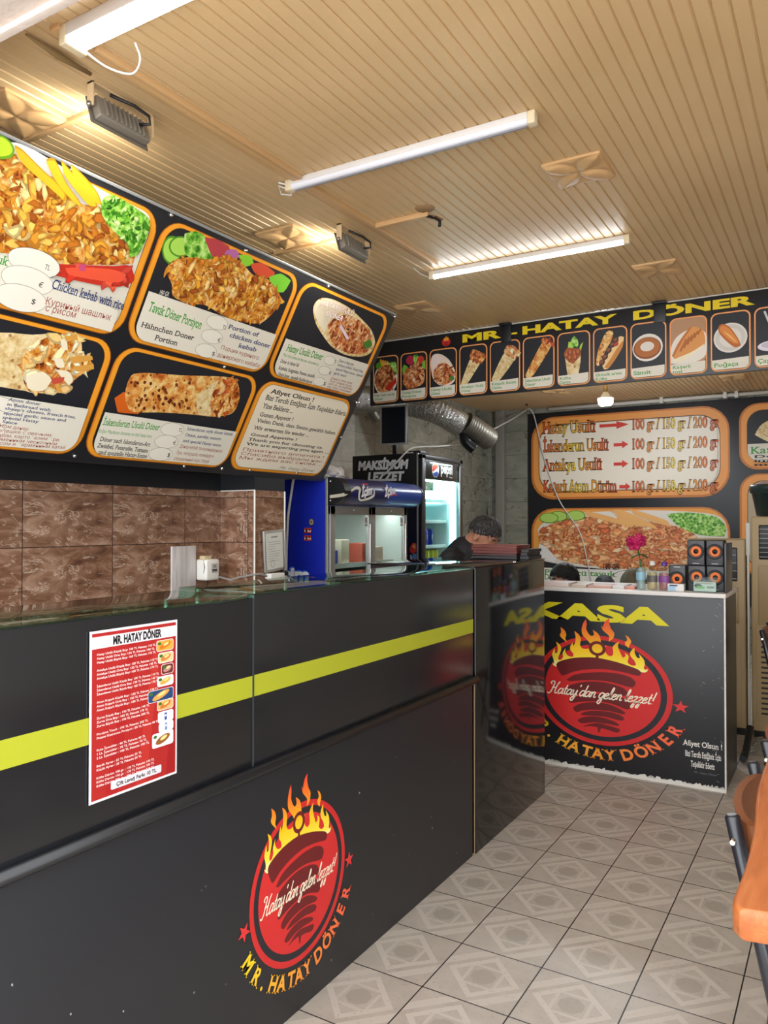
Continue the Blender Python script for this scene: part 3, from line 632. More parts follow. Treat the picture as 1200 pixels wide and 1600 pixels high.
for q in ([(300, 135), (358, 125), (362, 150), (310, 160)], [(330, 230), (425, 225), (432, 245), (340, 262)], [(340, 275), (436, 265), (438, 288), (360, 300)], [(270, 350), (290, 395), (270, 400), (255, 360)]): f.poly(S(q), 'dca048')
f.poly(S([(235, 330), (300, 325), (290, 350), (245, 360)]), 'c8503c')
f.build('food_picture', p)
q = c.pxs(Z3([(0, 408), (385, 468)])); sl = (q[1][1]-q[0][1])/(q[1][0]-q[0][0]); clip_white(c, I, q[1][1]+sl*(I[0]-q[1][0]), q[1][1])
ovals(c, Z3([(-22, 450), (-45, 510), (-70, 570)]), .075, .036, '')
for t, a, b, h, col, kw in (('Atom doner', (30, 430), (180, 454), 4.5, NAVY, dict(bold=.014, serif=True)), ('in flatbread with', (22, 453), (228, 482), 4.5, NAVY, dict(bold=.014, serif=True)), ("sheep's cheese, french fries,", (12, 472), (345, 515), 4.5, NAVY, dict(bold=.014, serif=True)), ('special garlic sauce and', (5, 494), (300, 530), 4.5, NAVY, dict(bold=.014, serif=True)), ('special Hatay', (0, 514), (172, 536), 4.5, NAVY, dict(bold=.014, serif=True)), ('Sauce', (0, 534), (70, 543), 4.5, NAVY, dict(bold=.014, serif=True)),
        ('Атом донер', (-22, 553), (122, 572), 5.5, BRN, {}), ('в лепешке с овечьим', (-60, 573), (228, 600), 5.5, BRN, {}), ('сыром, картофелем фри,', (-50, 596), (270, 622), 5.5, BRN, {}), ('фирменным чесночным', (-62, 614), (255, 640), 5.5, BRN, {}), ('соусом и фирменным хатай', (-64, 634), (295, 658), 5.5, BRN, {})):
    a, b = Z3([a, b]); c.tpx(t, a, b, h, col, **kw)
c.build('caption', p)
# panel 5: iskenderun style doner
p, f, c, I = frame_panel(cols[1][0], R2[0], cols[1][1], R2[1], 'panel with a long spotted rolled wrap', wy=.020)
S = lambda P, k=3: smooth(f.pxs(Z3(P)), k)
f.poly(S([(535, 425), (580, 395), (640, 480), (650, 500), (555, 492), (545, 470)]), 'd8641c')
f.poly(S([(585, 400), (600, 345), (625, 312), (700, 307), (850, 318), (1050, 325), (1105, 340), (1122, 400), (1112, 460), (1080, 500), (1000, 512), (900, 502), (750, 492), (620, 490), (590, 450)]), m=lavash())
f.poly(S([(920, 420), (960, 380), (1030, 335), (1000, 390), (985, 450), (990, 505), (930, 500)]), m=tortilla())
for k in range(34):
    R = random.Random(k); cx, cy = R.uniform(610, 900), R.uniform(335, 480); f.poly(S([(cx+R.uniform(5, 10)*math.cos(t*1.05), cy+R.uniform(6, 12)*math.sin(t*1.05)) for t in range(6)], 2), R.choice(['5a2410', '7a3818', '9a5420', '6a3010']))
PM = [(1000, 400), (1030, 355), (1070, 338), (1108, 348), (1122, 410), (1110, 460), (1075, 498), (1010, 505), (990, 455)]
f.poly(S(PM), m=kebab()); f.flakes(f.pxs(Z3(PM)), 46, .055, ['8a3414', 'b4501c', 'd87c34', 'e8a860', 'c4602c', 'eebc80'], 19, 1)
f.build('food_picture', p)
q = c.pxs(Z3([(487, 486), (1085, 576)])); clip_white(c, I, q[0][1], q[1][1])
ovals(c, Z3([(800, 568), (772, 625), (745, 683)]), .075, .036, '')
for t, a, b, h, col, kw in (('İskenderun Usulü Döner', (470, 545), (736, 571), 11, GRN, dict(bold=.012, serif=True)), ('Soğan Maydanoz domates ve özel hatay sosu', (452, 580), (700, 606), 6, GRN, {}), ('Döner nach Iskenderun-Art', (457, 620), (693, 647), 7, '16161a', dict(bold=.012, serif=True)), ('Zwiebel, Petersilie, Tomate', (445, 650), (683, 676), 7, '16161a', dict(bold=.012, serif=True)), ('und spezielle Hatay-Sosse', (450, 682), (678, 701), 7, '16161a', dict(bold=.012, serif=True)),
        ('TL', (825, 577), (845, 580), 6, '202020', {}), ('€', (799, 637), (813, 639), 6, '202020', {}), ('$', (772, 695), (785, 697), 6.5, '202020', {}),
        ('Iskenderun style doner kebab', (867, 570), (1080, 596), 5, NAVY, dict(bold=.008, serif=True)), ('Onion, parsley, tomato', (857, 598), (1025, 618), 5, NAVY, dict(bold=.008, serif=True)), ('and special Hatay sauce', (847, 625), (1025, 648), 5, NAVY, dict(bold=.008, serif=True)),
        ('Донер-кебаб по-искендерунски', (832, 652), (1030, 676), 5.5, BRN, {}), ('Лук, петрушка, помидор и', (815, 682), (990, 700), 5.5, BRN, {}), ('специальный соус Хатай', (803, 709), (968, 725), 5.5, BRN, {})):
    a, b = Z3([a, b]); c.tpx(t, a, b, h, col, **kw)
c.build('caption', p)
# panel 6: thanks
p, f, c, I = frame_panel(cols[2][0], R2[0], cols[2][1], R2[1], 'panel of thanks in four languages', wy=.020, bg='f0e6d0')
c.rect(I[0]+.006, I[1]+.006, I[2]-.006, I[3]-.006, 'f0e6d0', .06)
for t, a, b, h, col, kw in (('Afiyet Olsun !', (320, 130), (586, 184), 7, '16161a', dict(bold=.02, serif=True)), ('Bizi Tercih Ettiğiniz İçin Teşekkür Ederiz', (285, 170), (787, 273), 8, '16161a', dict(bold=.012, serif=True)), ('Yine Bekleriz ...', (268, 222), (456, 256), 8, '16161a', dict(bold=.012, serif=True)), ('Guten Appetit !', (248, 273), (456, 306), 6.5, '16161a', dict(bold=.012, serif=True)), ('Vielen Dank, dass Sieuns gewählt haben.', (232, 310), (726, 391), 6, '16161a', dict(bold=.012, serif=True)), ('Wir erwarten Sie wieder ...', (213, 355), (556, 404), 6, '16161a', dict(bold=.012, serif=True)),
        ('Good Appetite !', (192, 395), (482, 429), 4.6, '16161a', dict(bold=.014, serif=True)), ('Thank you for choosing us.', (178, 425), (646, 479), 4.6, '16161a', dict(bold=.014, serif=True)), ('We are expecting you again ...', (168, 453), (680, 509), 4.6, '16161a', dict(bold=.014, serif=True)),
        ('Приятного аппетита !', (140, 489), (650, 540), 5, BRN, {}), ('Спасибо выбрали нас.', (130, 514), (650, 567), 5, BRN, {}), ('Мы ждем вас снова ...', (118, 540), (638, 586), 5, BRN, {}), ('Mr. Hatay Döner', (372, 604), (590, 624), 5, '8a8474', dict(shear=.5))):
    a, b = Z4([a, b]); c.tpx(t, a, b, h, col, **kw)
c.build('caption', p)
for (a, b) in ((113, 259), (267, 336), (383, 391), (513, 447), (618, 491), (116, 712), (287, 728), (346, 732), (390, 734), (463, 739), (350, 573), (558, 629), (533, 683)):
    P = hit(a, b, BB, BN); P.y = min(P.y, Y1B-.014); v = (P-BB).dot(EY); v = min(max(v, -.035), HB-.012); P = BB+EX*P.y+EY*v
    MB().ball(P+BN*.002, (.009, .009, .009), n=10).build('nail', M_CHROME, board)
# ---------------------------------------------------------------- hanging header sign across the room
YH = 5.47
hs = Sheet((0, YH-.012, 0), (1, 0, 0), (0, 0, 1))
head = thing('header_sign', 'long black header sign with yellow lettering and a row of orange framed food pictures', 'sign', (-1.2, YH, 2.47))
MB().box((-3.405, YH-.012, 2.474), (XR-.05, YH+.012, 2.992), .002).build('backing_board', M_VINYL, head)
MB().box((-3.405, YH-.016, 2.988), (XR-.05, YH+.012, 2.996), .001).build('edge_strip', M_WPAINT, head)
px_ = [-3.385, -3.123, -2.858, -2.597, -2.341, -2.077, -1.813, -1.552, -1.293, -1.034, -.777, -.517, -.258, 0.0]
names = [('Pilav üstü tavuk', 'Döner'), ('Tavuk Döner', 'Porsiyon'), ('Hatay Usulü', 'Döner'), ('Antakya Usulü', 'Döner'), ('Kaşarlı Atom', 'Dürüm'), ('İskenderun Usulü', 'Döner'), ('Köfte', 'Dürüm'), ('Ekmek arası', 'Köfte'), ('Simit', ''), ('Kaşarlı', 'tost'), ('Poğaça', ''), ('Çay', '')]
what = ['rice with chicken', 'doner portion with salad', 'cut flatbread wrap', 'slim wrap', 'pale rolled wrap', 'long red wrap', 'meatball wrap', 'meatball sandwich', 'sesame ring on a plate', 'grilled toast on a plate', 'bun on a plate', 'glass of tea']
for i, (nm, wh) in enumerate(zip(names, what)):
    x0, x1 = px_[i]+.008, px_[i+1]-.008; y0, y1 = 2.486, 2.876
    p, f, c, I = frame_panel(x0, y0, x1, y1, 'picture panel of a %s' % wh, parent=head, base=hs, r=.045, w=.012, oc='f4a868', od='c87838', name='food_panel')
    w, h = I[2]-I[0], I[3]-I[1]; cap = .175 if nm[1] == '' or i > 5 else .20
    P = lambda pts: [(I[0]+a*w, I[1]+b*h) for a, b in pts]; E = lambda cx, cy, a, b, rot=0, n=24: [(I[0]+cx*w+u*w, I[1]+cy*h+v*w) for u, v in ell(0, 0, a, b, n, rot)]
    if i == 0:
        f.poly(E(.5, .50, .50, .62), 'e8e4dc'); f.poly(E(.22, .82, .14, .14), '5a9a28'); f.poly(P([(.62, .74), (.7, .88), (.95, .86), (1, .6), (.85, .55), (.66, .62)]), m=lettuce())
        for k in range(4): f.poly(P([(.24+.1*k, .95-.02*k), (.30+.1*k, .97-.02*k), (.48+.07*k, .72), (.42+.07*k, .70)]), 'e8b030')
        q = smooth(E(.48, .50, .44, .52, 0, 12), 3); f.poly(q, m=kebab_red()); f.flakes(q, 60, .05, ['5a2414', '8a4424', 'b06838', '7a3820', 'c88850', '94502c'], i)
        f.poly(P([(.5, .27), (.7, .24), (.97, .40), (.95, .52), (.8, .42), (.6, .38)]), 'c83020')
    elif i == 1:
        f.poly(smooth(P([(.02, .66), (.1, .78), (.25, .72), (.3, .6), (.1, .55)])), '7cb838'); f.poly(E(.36, .86, .17, .17), 'b83048'); f.poly(smooth(P([(.5, .95), (.66, .98), (.72, .84), (.6, .74), (.5, .8)])), m=lettuce()); f.poly(E(.78, .84, .14, .15), 'd04030'); f.poly(smooth(P([(.85, .78), (.97, .82), (.98, .62), (.86, .6)])), '88c840')
        q = smooth(P([(.06, .42), (.14, .6), (.35, .72), (.6, .78), (.85, .68), (.95, .5), (.9, .34), (.72, .27), (.4, .24), (.15, .3)])); f.poly(q, m=kebab_red()); f.flakes(q, 70, .05, MEATR, i)
    elif i == 2:
        f.poly(smooth(P([(.0, .72), (.06, .88), (.2, .93), (.45, .9), (.75, .76), (.98, .5), (.95, .3), (.7, .22), (.35, .25), (.1, .4)])), 'f0dcc8'); f.poly(smooth(P([(.04, .75), (.1, .86), (.25, .9), (.5, .84), (.3, .68), (.12, .6)])), 'f2ded8')
        q = smooth(P([(.10, .5), (.25, .66), (.55, .72), (.85, .58), (.95, .42), (.85, .3), (.55, .24), (.25, .3)])); f.poly(q, m=kebab_red()); f.flakes(q, 50, .045, MEATR, i); f.poly(E(.86, .36, .09, .08), '4a8a38')
    elif i in (3, 4, 5):
        ax, ay, bx, by = ((.12, .20, .62, .72), (.14, .22, .72, .74), (.16, .24, .82, .88))[i-3]; dx, dy = (bx-ax)*w, (by-ay)*h; L = math.hypot(dx, dy); dx, dy = dx/L, dy/L; nx, ny = -dy, dx; r0, r1 = ((.030, .050), (.036, .048), (.034, .036))[i-3]
        A = (I[0]+ax*w, I[1]+ay*h); B = (I[0]+bx*w, I[1]+by*h)
        f.poly(smooth([(A[0]+nx*r0*.8, A[1]+ny*r0*.8), (A[0]-dx*.016, A[1]-dy*.016), (A[0]-nx*r0*.8, A[1]-ny*r0*.8), (B[0]-nx*r1, B[1]-ny*r1), (B[0]+nx*r1, B[1]+ny*r1)], 4, 95), 'f0d4b0' if i < 5 else None or 'e08850', m=(tortilla(), tortilla(), lavash())[i-3])
        q = smooth([(B[0]+nx*r1-dx*.02, B[1]+ny*r1-dy*.02), (B[0]-nx*r1-dx*.02, B[1]-ny*r1-dy*.02), (B[0]-nx*r1*1.25+dx*(.05, .04, .012)[i-3], B[1]-ny*r1*1.25+dy*(.05, .04, .012)[i-3]), (B[0]+dx*.06*(1, 1, .4)[i-3], B[1]+dy*.06*(1, 1, .4)[i-3]), (B[0]+nx*r1*1.25+dx*(.05, .04, .012)[i-3], B[1]+ny*r1*1.25+dy*(.05, .04, .012)[i-3])], 4, 95)
        f.poly(q, m=kebab_red()); f.flakes(q, 26, .04, (['8a4020', 'c87838', 'e0a858', 'b05c2c'], ['d89c58', 'f0dca8', 'f6ecc8', 'e8b878'], ['8a2c14', 'c05024', 'e08848', 'a83c1c'])[i-3], i)
    elif i == 6:
        f.poly(smooth(P([(.2, .62), (.24, .44), (.3, .18), (.66, .18), (.74, .48), (.7, .66), (.45, .42)])), m=tortilla()); f.poly(smooth(P([(.36, .7), (.4, .84), (.52, .94), (.64, .86), (.66, .72)])), m=lettuce()); f.poly(smooth(P([(.72, .74), (.82, .8), (.72, .6), (.66, .6)])), 'a8c848'); f.poly(smooth(P([(.3, .66), (.34, .84), (.44, .8), (.44, .66)])), 'b4dc58')
        f.poly(smooth(P([(.18, .6), (.3, .72), (.5, .7), (.72, .68), (.74, .56), (.6, .46), (.46, .4), (.28, .48)])), 'a8582c')
        for k, (a, b) in enumerate(((.27, .58), (.40, .62), (.53, .60), (.65, .62), (.38, .52), (.56, .52))): f.poly(E(a, b, .07, .10), '8a3c1c'); f.poly(E(a-.01, b+.01, .045, .07), 'c07040')
    elif i == 7:
        f.poly(smooth(P([(.05, .36), (.12, .6), (.32, .88), (.46, .96), (.6, .92), (.56, .78), (.36, .58), (.2, .34), (.1, .30)])), m=lavash()); f.poly(smooth(P([(.26, .3), (.4, .46), (.62, .68), (.8, .82), (.94, .8), (.9, .64), (.7, .42), (.46, .24), (.32, .22)])), 'f0cc90'); f.poly(smooth(P([(.32, .26), (.5, .4), (.72, .6), (.92, .74), (.9, .62), (.7, .42), (.46, .24)])), 'd08838')
        for a, b in ((.24, .36), (.34, .46), (.46, .58), (.58, .68), (.68, .76)): f.poly(E(a, b, .10, .09, .7), '4a2414'); f.poly(E(a-.01, b+.01, .06, .05, .7), '8a5034')
        f.poly(E(.7, .68, .08, .06, .7), 'b84030')
    elif i == 8:
        f.poly(E(.48, .55, .46, .43), 'ece6dc'); f.poly(E(.48, .55, .40, .37), 'dcd6cc'); f.poly(E(.47, .54, .42, .34), '8c4818'); f.poly(E(.47, .55, .38, .30), 'b46a2c'); f.poly(E(.47, .57, .21, .15), 'e4dcd0')
    elif i == 9:
        f.rect(I[0], I[1]+cap*h, I[2], I[3], 'b88c68', .03); f.poly(smooth(P([(0, .2), (.0, .5), (.2, .7), (.6, .8), (1, .7), (1, .3), (.6, .18)])), 'ece4d8')
        f.poly(smooth(P([(.02, .34), (.2, .56), (.5, .80), (.66, .86), (.6, .78), (.3, .52), (.1, .3)])), 'c87438'); f.poly(smooth(P([(.06, .30), (.3, .56), (.62, .84), (.92, .76), (.98, .5), (.7, .38), (.3, .25)])), 'e09850')
        for k in range(6): f.poly(P([(.24+.1*k, .42+.055*k), (.30+.1*k, .40+.055*k), (.46+.085*k, .62+.03*k), (.43+.085*k, .64+.03*k)]), 'b4682c')
        f.poly(smooth(P([(.04, .26), (.3, .22), (.9, .44), (.96, .5), (.6, .38), (.2, .30)])), 'f4e8c8')
    elif i == 10:
        f.poly(E(.5, .56, .46, .44), 'e6e0d8'); f.poly(E(.5, .56, .41, .39), 'd4cec6'); f.poly(E(.5, .56, .30, .28), 'e4ded6')
        f.poly(smooth(P([(.18, .78), (.3, .82), (.5, .74), (.72, .52), (.78, .40), (.62, .38), (.4, .5), (.2, .66)])), 'c06828'); f.poly(smooth(P([(.22, .76), (.32, .79), (.5, .70), (.70, .50), (.72, .44), (.58, .46), (.4, .56), (.24, .68)])), 'e08c40'); f.poly(smooth(P([(.3, .7), (.5, .6), (.68, .46), (.6, .5), (.4, .62)])), 'f4b870')
    else:
        f.poly(E(.5, .34, .46, .16), 'e8e0ec'); f.poly(E(.5, .36, .36, .10), 'c8c0d0'); f.poly(smooth(P([(.34, .84), (.4, .62), (.32, .44), (.4, .34), (.62, .34), (.7, .44), (.62, .62), (.68, .84)])), '8a1c24'); f.poly(P([(.34, .84), (.36, .74), (.66, .74), (.68, .84)]), 'c8c0c4'); f.poly(P([(.2, .95), (.26, .96), (.45, .6), (.42, .58)]), 'c8ccd0')
    f.build('food_picture', p)
    clip_white(c, I, I[1]+cap*h, I[1]+(cap+.02)*h, .03)
    two = nm[1] != ''; yb = I[1]+h*cap; th = .020
    c.text(nm[0], I[0]+w*.05, yb-.030 if two else yb-.046, min(w*.86, .026*len(nm[0])*(.62 if two else .95)) if not two else min(w*.88, .0165*len(nm[0])), th if two else .026, GRN, bold=.012, serif=True)
    if two: c.text(nm[1], I[0]+w*.05, yb-.060, .0165*len(nm[1]), th, GRN, bold=.012, serif=True)
    c.oval(I[0]+w*.86, I[1]+.022, .016, .009, 'd8b8a8', .0008)
    c.build('caption', p)
for t, a, b in (('MR', -2.565, -2.235), ('-', -2.17, -2.11), ('HATAY', -2.075, -1.372), ('DÖNER', -1.27, -.500)):
    lt = hs.sub(.0016); lt.text(t, a, 2.902, b-a, .056 if t != '-' else .05, 'ecd020', bold=.045)
    lt.build('lettering', head, 'wide yellow capital letters')
lt = hs.sub(.0016); emblem_c = (-2.70, 2.922); lt.poly(ell(*emblem_c, .038, .034), 'c82824'); lt.poly(ell(*emblem_c, .030, .027), BLK); lt.poly(ell(*emblem_c, .027, .024), 'd83030')
lt.poly(smooth([(emblem_c[0]+a*.03, emblem_c[1]+.01+b*.03) for a, b in ((-.8, 0), (-.5, .9), (-.3, .5), (0, 1.3), (.25, .6), (.55, 1), (.8, 0))]), 'f0a030')
for k in range(4): lt.rect(emblem_c[0]-.016+.002*k, emblem_c[1]-.004-.006*k, emblem_c[0]+.016-.002*k, emblem_c[1]-.0005-.006*k, '6a1c1e')
lt.build('round_emblem', head)
for x in (-2.185, -1.075):
    MB().box((x-.05, YH-.022, 2.86), (x+.03, YH-.0125, 2.99), .002).box((x-.055, YH-.06, 2.982), (x+.035, YH-.012, 2.997), .002).build('hanging_bracket', M_PLAST, head)
# ---------------------------------------------------------------- poster on the back wall
YP = 9.70
ps = Sheet((0, YP-.012, 0), (1, 0, 0), (0, 0, 1)); ZP = zpx(3.158, 820, 620)
post = thing('wall_poster', 'big black poster of orange framed menu panels on the back wall', 'poster', (-1.2, YP, .55))
MB().box((-3.6, YP-.012, .55), (XR-.05, YP+.012, 2.93), .003).build('backing_board', M_VINYL, post)
p, f, c, I = frame_panel(-3.555, 1.80, -1.16, 2.87, 'panel of portion weights with red arrows', bg='f2e8d6', parent=post, base=ps, r=.30, w=.11, oc='f0a050', od='c87832', name='weights_panel')
c.rect(I[0]+.02, I[1]+.02, I[2]-.02, I[3]-.02, 'f2e8d6', .20)
def heat(a, b):
    q = abs(((a*1.0) % 1.0)-.5)*2; return (.86+.06*(1-q), .36+.46*(1-q), .18+.10*(1-q))
for t, a, b, n, m in (('Hatay Usulü', (90, 182), (352, 172), (527, 160), (958, 148)), ('İskenderun Usulü', (92, 272), (416, 262), (527, 258), (958, 246)), ('Antakya Usulü', (94, 366), (384, 358), (527, 354), (958, 346)), ('Kaşarlı Atom Dürüm', (94, 468), (458, 468), (527, 466), (958, 458))):
    a, b, n, m = ZP([a, b, n, m])
    c.tpx(t, a, b, 17, bold=.012, serif=True, outline=('3c1c14', .036), grad=heat)
    c.tpx('100 gr / 150 gr / 200 gr', n, m, 15, bold=.016, serif=True, outline=('3c1c14', .036), grad=heat)
for (x0, x1, y) in ((370, 515, 143), (440, 512, 236), (440, 512, 331), (468, 522, 442)):
    a, b = c.pxs(ZP([(x0, y+2), (x1, y-2)])); m = b[0]-.42*min(b[0]-a[0], .45); t = .020
    c.poly([(a[0], a[1]-t), (m, a[1]-t), (m, a[1]-t*2.4), (b[0], a[1]), (m, a[1]+t*2.4), (m, a[1]+t), (a[0], a[1]+t)], 'd84030')
c.build('lettering', p)
p, f, c, I = frame_panel(-3.555, .62, -1.16, 1.69, 'panel with a wide plate of kebab, chips and cucumber', parent=post, base=ps, r=.30, w=.11, oc='f2a64c', od='c87832', bg='2c2c2e', name='plate_panel')
S = lambda P, k=3: smooth(f.pxs(ZP(P)), k)
f.poly(S([(72, 700), (72, 640), (180, 580), (600, 560), (900, 575), (990, 620), (995, 800), (900, 870), (500, 858), (100, 812)]), 'e8e0d4')
q = [(72, 660), (180, 610), (330, 590), (520, 610), (760, 640), (860, 700), (880, 800), (830, 855), (560, 855), (300, 830), (160, 800), (100, 740), (72, 720)]
f.poly(S(q), m=kebab_red()); f.flakes(f.pxs(ZP(q)), 300, .14, ['c8683c', 'dc8850', 'eca868', 'd07848', 'f0bc84', 'e0905c', 'f4cca0', 'd07c50'], 8, .16)
for q in ([(300, 562), (420, 590), (540, 630), (530, 645), (400, 612), (305, 585)], [(420, 565), (470, 555), (620, 620), (660, 655), (600, 640), (480, 590)], [(520, 552), (600, 575), (700, 610), (720, 640), (640, 620), (540, 580)], [(440, 580), (520, 600), (600, 640), (560, 640), (470, 605)]): f.poly(S(q), 'f0b46c')
f.poly(S([(700, 580), (800, 570), (940, 590), (992, 640), (985, 690), (860, 680), (760, 640)]), m=lettuce())
for cx, cy in ((165, 590), (120, 598), (252, 586)):
    f.poly(S([(cx+48*math.cos(t*.63), cy+26*math.sin(t*.63)) for t in range(10)]), '5e9a2c'); f.poly(S([(cx+43*math.cos(t*.63), cy+22*math.sin(t*.63)) for t in range(10)]), 'b4d868')
f.poly(S([(72, 725), (110, 745), (160, 800), (140, 815), (72, 790)]), 'f0ece6')
f.build('food_picture', p)
c.poly(c.pxs(ZP([(72, 842), (320, 850), (560, 858), (1000, 865), (1000, 940), (72, 940)])), 'ece8de')
for t, a, b, h, col, kw in (('180 GR', (385, 848), (470, 852), 8, '16161a', dict(bold=.01, serif=True)), ('Pilav üstü tavuk', (98, 876), (456, 888), 8, GRN, dict(bold=.014, serif=True)), ('Döner', (98, 900), (190, 903), 8, GRN, dict(bold=.014, serif=True))):
    a, b = ZP([a, b]); c.tpx(t, a, b, h, col, **kw)
q = c.px(*ZP([(510, 900)])[0]); c.oval(q[0], q[1], .20, .11, '30302c', .006)
c.build('caption', p)
p, f, c, I = frame_panel(-1.065, 2.10, 1.2, 2.86, 'panel with a bread roll at the right edge', parent=post, base=ps, r=.20, w=.09, oc='f0a050', od='c87832', name='menu_panel')
f.poly(smooth([(-.90, 2.50), (-.82, 2.62), (-.6, 2.70), (-.2, 2.70), (.1, 2.6), (.1, 2.45), (-.3, 2.38), (-.7, 2.39)]), m=tortilla()); f.build('food_picture', p)
clip_white(c, I, 2.395, 2.40, .14)
for t, y, h, w in (('Kaşarlı Atom Döner', 2.285, .075, 1.25),): c.text(t, -.945, y, w, h, GRN, bold=.012, serif=True)
for t, y, w in (('Döner nach Atom-Art', 2.235, 1.5), ('im Fladenbrot Kaese', 2.19, 1.4), ('mit Sauce', 2.145, .7)): c.text(t, -.91, y, w, .030, '16161a', bold=.02, serif=True)
c.build('caption', p)
p, f, c, I = frame_panel(-1.065, .9, 1.2, 2.06, 'panel behind the air conditioner', parent=post, base=ps, r=.20, w=.09, oc='f0a050', od='c87832', bg='b8a88c', name='menu_panel')

# ---------------------------------------------------------------- service counter with the emblem
XC = -1.46
cnt = thing('service_counter', 'long black service counter with a lime stripe and round red flame emblem', 'counter', (-1.6, 2.2, 0))
MB().box((-2.02, .30, 0), (XC, 3.215, .785), .004).build('lower_front', M_BLKM, cnt)
MB().box((XC-.025, .30, .785), (XC, 1.706, 1.286), .003).build('upper_front', M_BLK, cnt)
MB().box((XC-.025, 1.712, .785), (XC, 3.222, 1.294), .003).build('upper_front', M_BLK, cnt)
st = Sheet((XC, 0, 0), (0, 1, 0), (0, 0, 1)); st.rect(.30, 1.004, 1.706, 1.064, 'a6aa2a'); st.rect(1.712, 1.004, 3.222, 1.065, 'a6aa2a'); st.build('lime_stripe', cnt)
e = Sheet((XC, 0, 0), (0, 1, 0), (0, 0, 1), .0008); emblem(e, 1.937, .392, .242, .242); e.build('flame_emblem', cnt, 'round red emblem of doner meat under flames with arched yellow and orange lettering')
MB().tube([(XC+.008, .30, .792), (XC+.008, 3.24, .790)], .0165, 12).build('bumper_rail', mat('black_rubber', '17181b', .35), cnt)
MB().box((XC, 3.228, 0), (XC+.002, 3.236, .775)).build('seam_strip', mat('tan_seam', '9a8466', .5), cnt)
MB().box((XC-.001, 1.7065, .80), (XC+.0025, 1.7115, 1.285)).build('joint_seam', mat('clear_silicone', '34383a', .3), cnt)
for (ya, yb, z) in ((.30, 1.704, 1.287), (1.714, 3.215, 1.295)):
    MB().box((XC-.30, ya, z), (XC+.004, yb, z+.008), .001).build('glass_shelf', M_GLASS, cnt)
for y in (.5, 1.65, 1.78, 2.5, 3.17): MB().tube([(XC-.285, y, .785), (XC-.285, y, 1.294 if y > 1.7 else 1.286)], .008, 8).build('glass_post', M_STEEL, cnt)
MB().box((-2.02, 3.240, 0), (XC+.004, 4.172, 1.296), .004).build('end_unit', M_GLOSS, cnt)
MB().box((-2.03, 3.225, 1.296), (XC+.006, 4.176, 1.302), .002).build('end_top', mat('black_glass_top', '08080a', .05, spec=.9), cnt)
# little chips and scuffs in the laminate
R = random.Random(5); ch = Sheet((XC, 0, 0), (0, 1, 0), (0, 0, 1), .0006)
for k in range(34):
    y, z = R.uniform(.9, 3.1), R.uniform(.06, .74); s = R.uniform(.0015, .005)
    if math.hypot(y-1.937, z-.392) < .33: continue
    ch.poly([(y+s*R.uniform(.5, 1.2)*math.cos(t), z+s*R.uniform(.6, 1.6)*math.sin(t)) for t in (0, 1.2, 2.5, 3.7, 5)], R.choice(['a8a8a8', '7c7c7e', '5c5c60']))
ch.build('chipped_spots', cnt)
# red price flyer taped to the counter
fl = thing('price_flyer', 'red price list flyer with white border stuck on the counter front', 'flyer', (XC+.002, 1.28, .87))
MB().box((XC+.0035, 1.150, .870), (XC+.0050, 1.4125, 1.256)).build('sheet', mat('paper_white', 'd8d4da', .35), fl)
s = Sheet((XC+.0052, 0, 0), (0, 1, 0), (0, 0, 1), .0002); a0, b0, a1, b1 = 1.150, .870, 1.4125, 1.256; w, h = a1-a0, b1-b0
X = lambda u: a0+w*u
Yv = lambda v: b1-h*v
s.rect(X(.02), Yv(.985), X(.98), Yv(.015), 'a42422'); s.poly([(X(.30), Yv(.985)), (X(.16), Yv(.985)), (X(.42), Yv(.10)), (X(.50), Yv(.10))], 'a01c1e'); s.poly([(X(.62), Yv(.985)), (X(.5), Yv(.985)), (X(.72), Yv(.10)), (X(.80), Yv(.10))], 'b02e28'); s.poly([(X(.86), Yv(.985)), (X(.98), Yv(.985)), (X(.98), Yv(.30))], '981a1c')
s.rect(X(.02), Yv(.105), X(.98), Yv(.035), 'd8d4da'); s.text('MR. HATAY DÖNER', X(.24), Yv(.093), w*.56, h*.046, '141414', bold=.05)
rows = ['Hatay Usülü Küçük Boy: 100 TL Pakette 110 TL', 'Hatay Usülü Orta Boy: 130 TL Pakette 140 TL', 'Hatay Usülü Büyük Boy: 160 TL Pakette 170 TL', '', 'Antakya Usülü Küçük Boy: 100 TL Pakette 110 TL', 'Antakya Usülü Orta Boy: 130 TL Pakette 140 TL', 'Antakya Usülü Büyük Boy: 160 TL Pakette 170 TL', '', 'İskenderun Usülü Küçük Boy: 100 TL Pakette 110 TL', 'İskenderun Usülü Orta Boy: 130 TL Pakette 140 TL', 'İskenderun Usülü Büyük Boy: 160 TL Pakette 170 TL', '', 'Atom Kaşarlı Küçük Boy : 120 TL Pakette 130 TL', 'Atom Kaşarlı Orta Boy : 150 TL Pakette 160 TL', 'Atom Kaşarlı Büyük Boy : 180 TL Pakette 190 TL', '', 'Zurna Küçük Boy : 130 TL Pakette 140 TL', 'Zurna Orta Boy : 160 TL Pakette 170 TL', 'Zurna Büyük Boy : 190 TL Pakette 200 TL', '', 'Porsiyon Tavuk : 190 TL Pakette 200 TL', 'Patates Kızartması Porsiyon : 80 TL Pakette 90 TL', '', '', 'Kutu İçecekler : 40 TL Pakette 40 TL', '1 Lt. İçecekler : 70 TL Pakette 70 TL', '2 Lt. İçecekler : 100 TL Pakette 100 TL', '', 'Büyük Ayran : 25 TL Pakette 25 TL', 'Küçük Ayran : 20 TL Pakette 20 TL', '', 'Köfte Dürüm 100 gr. : 130 TL Pakette 140 TL', 'Köfte Dürüm 150 gr. : 170 TL Pakette 180 TL', 'Köfte Dürüm 200 gr. : 200 TL Pakette 210 TL']
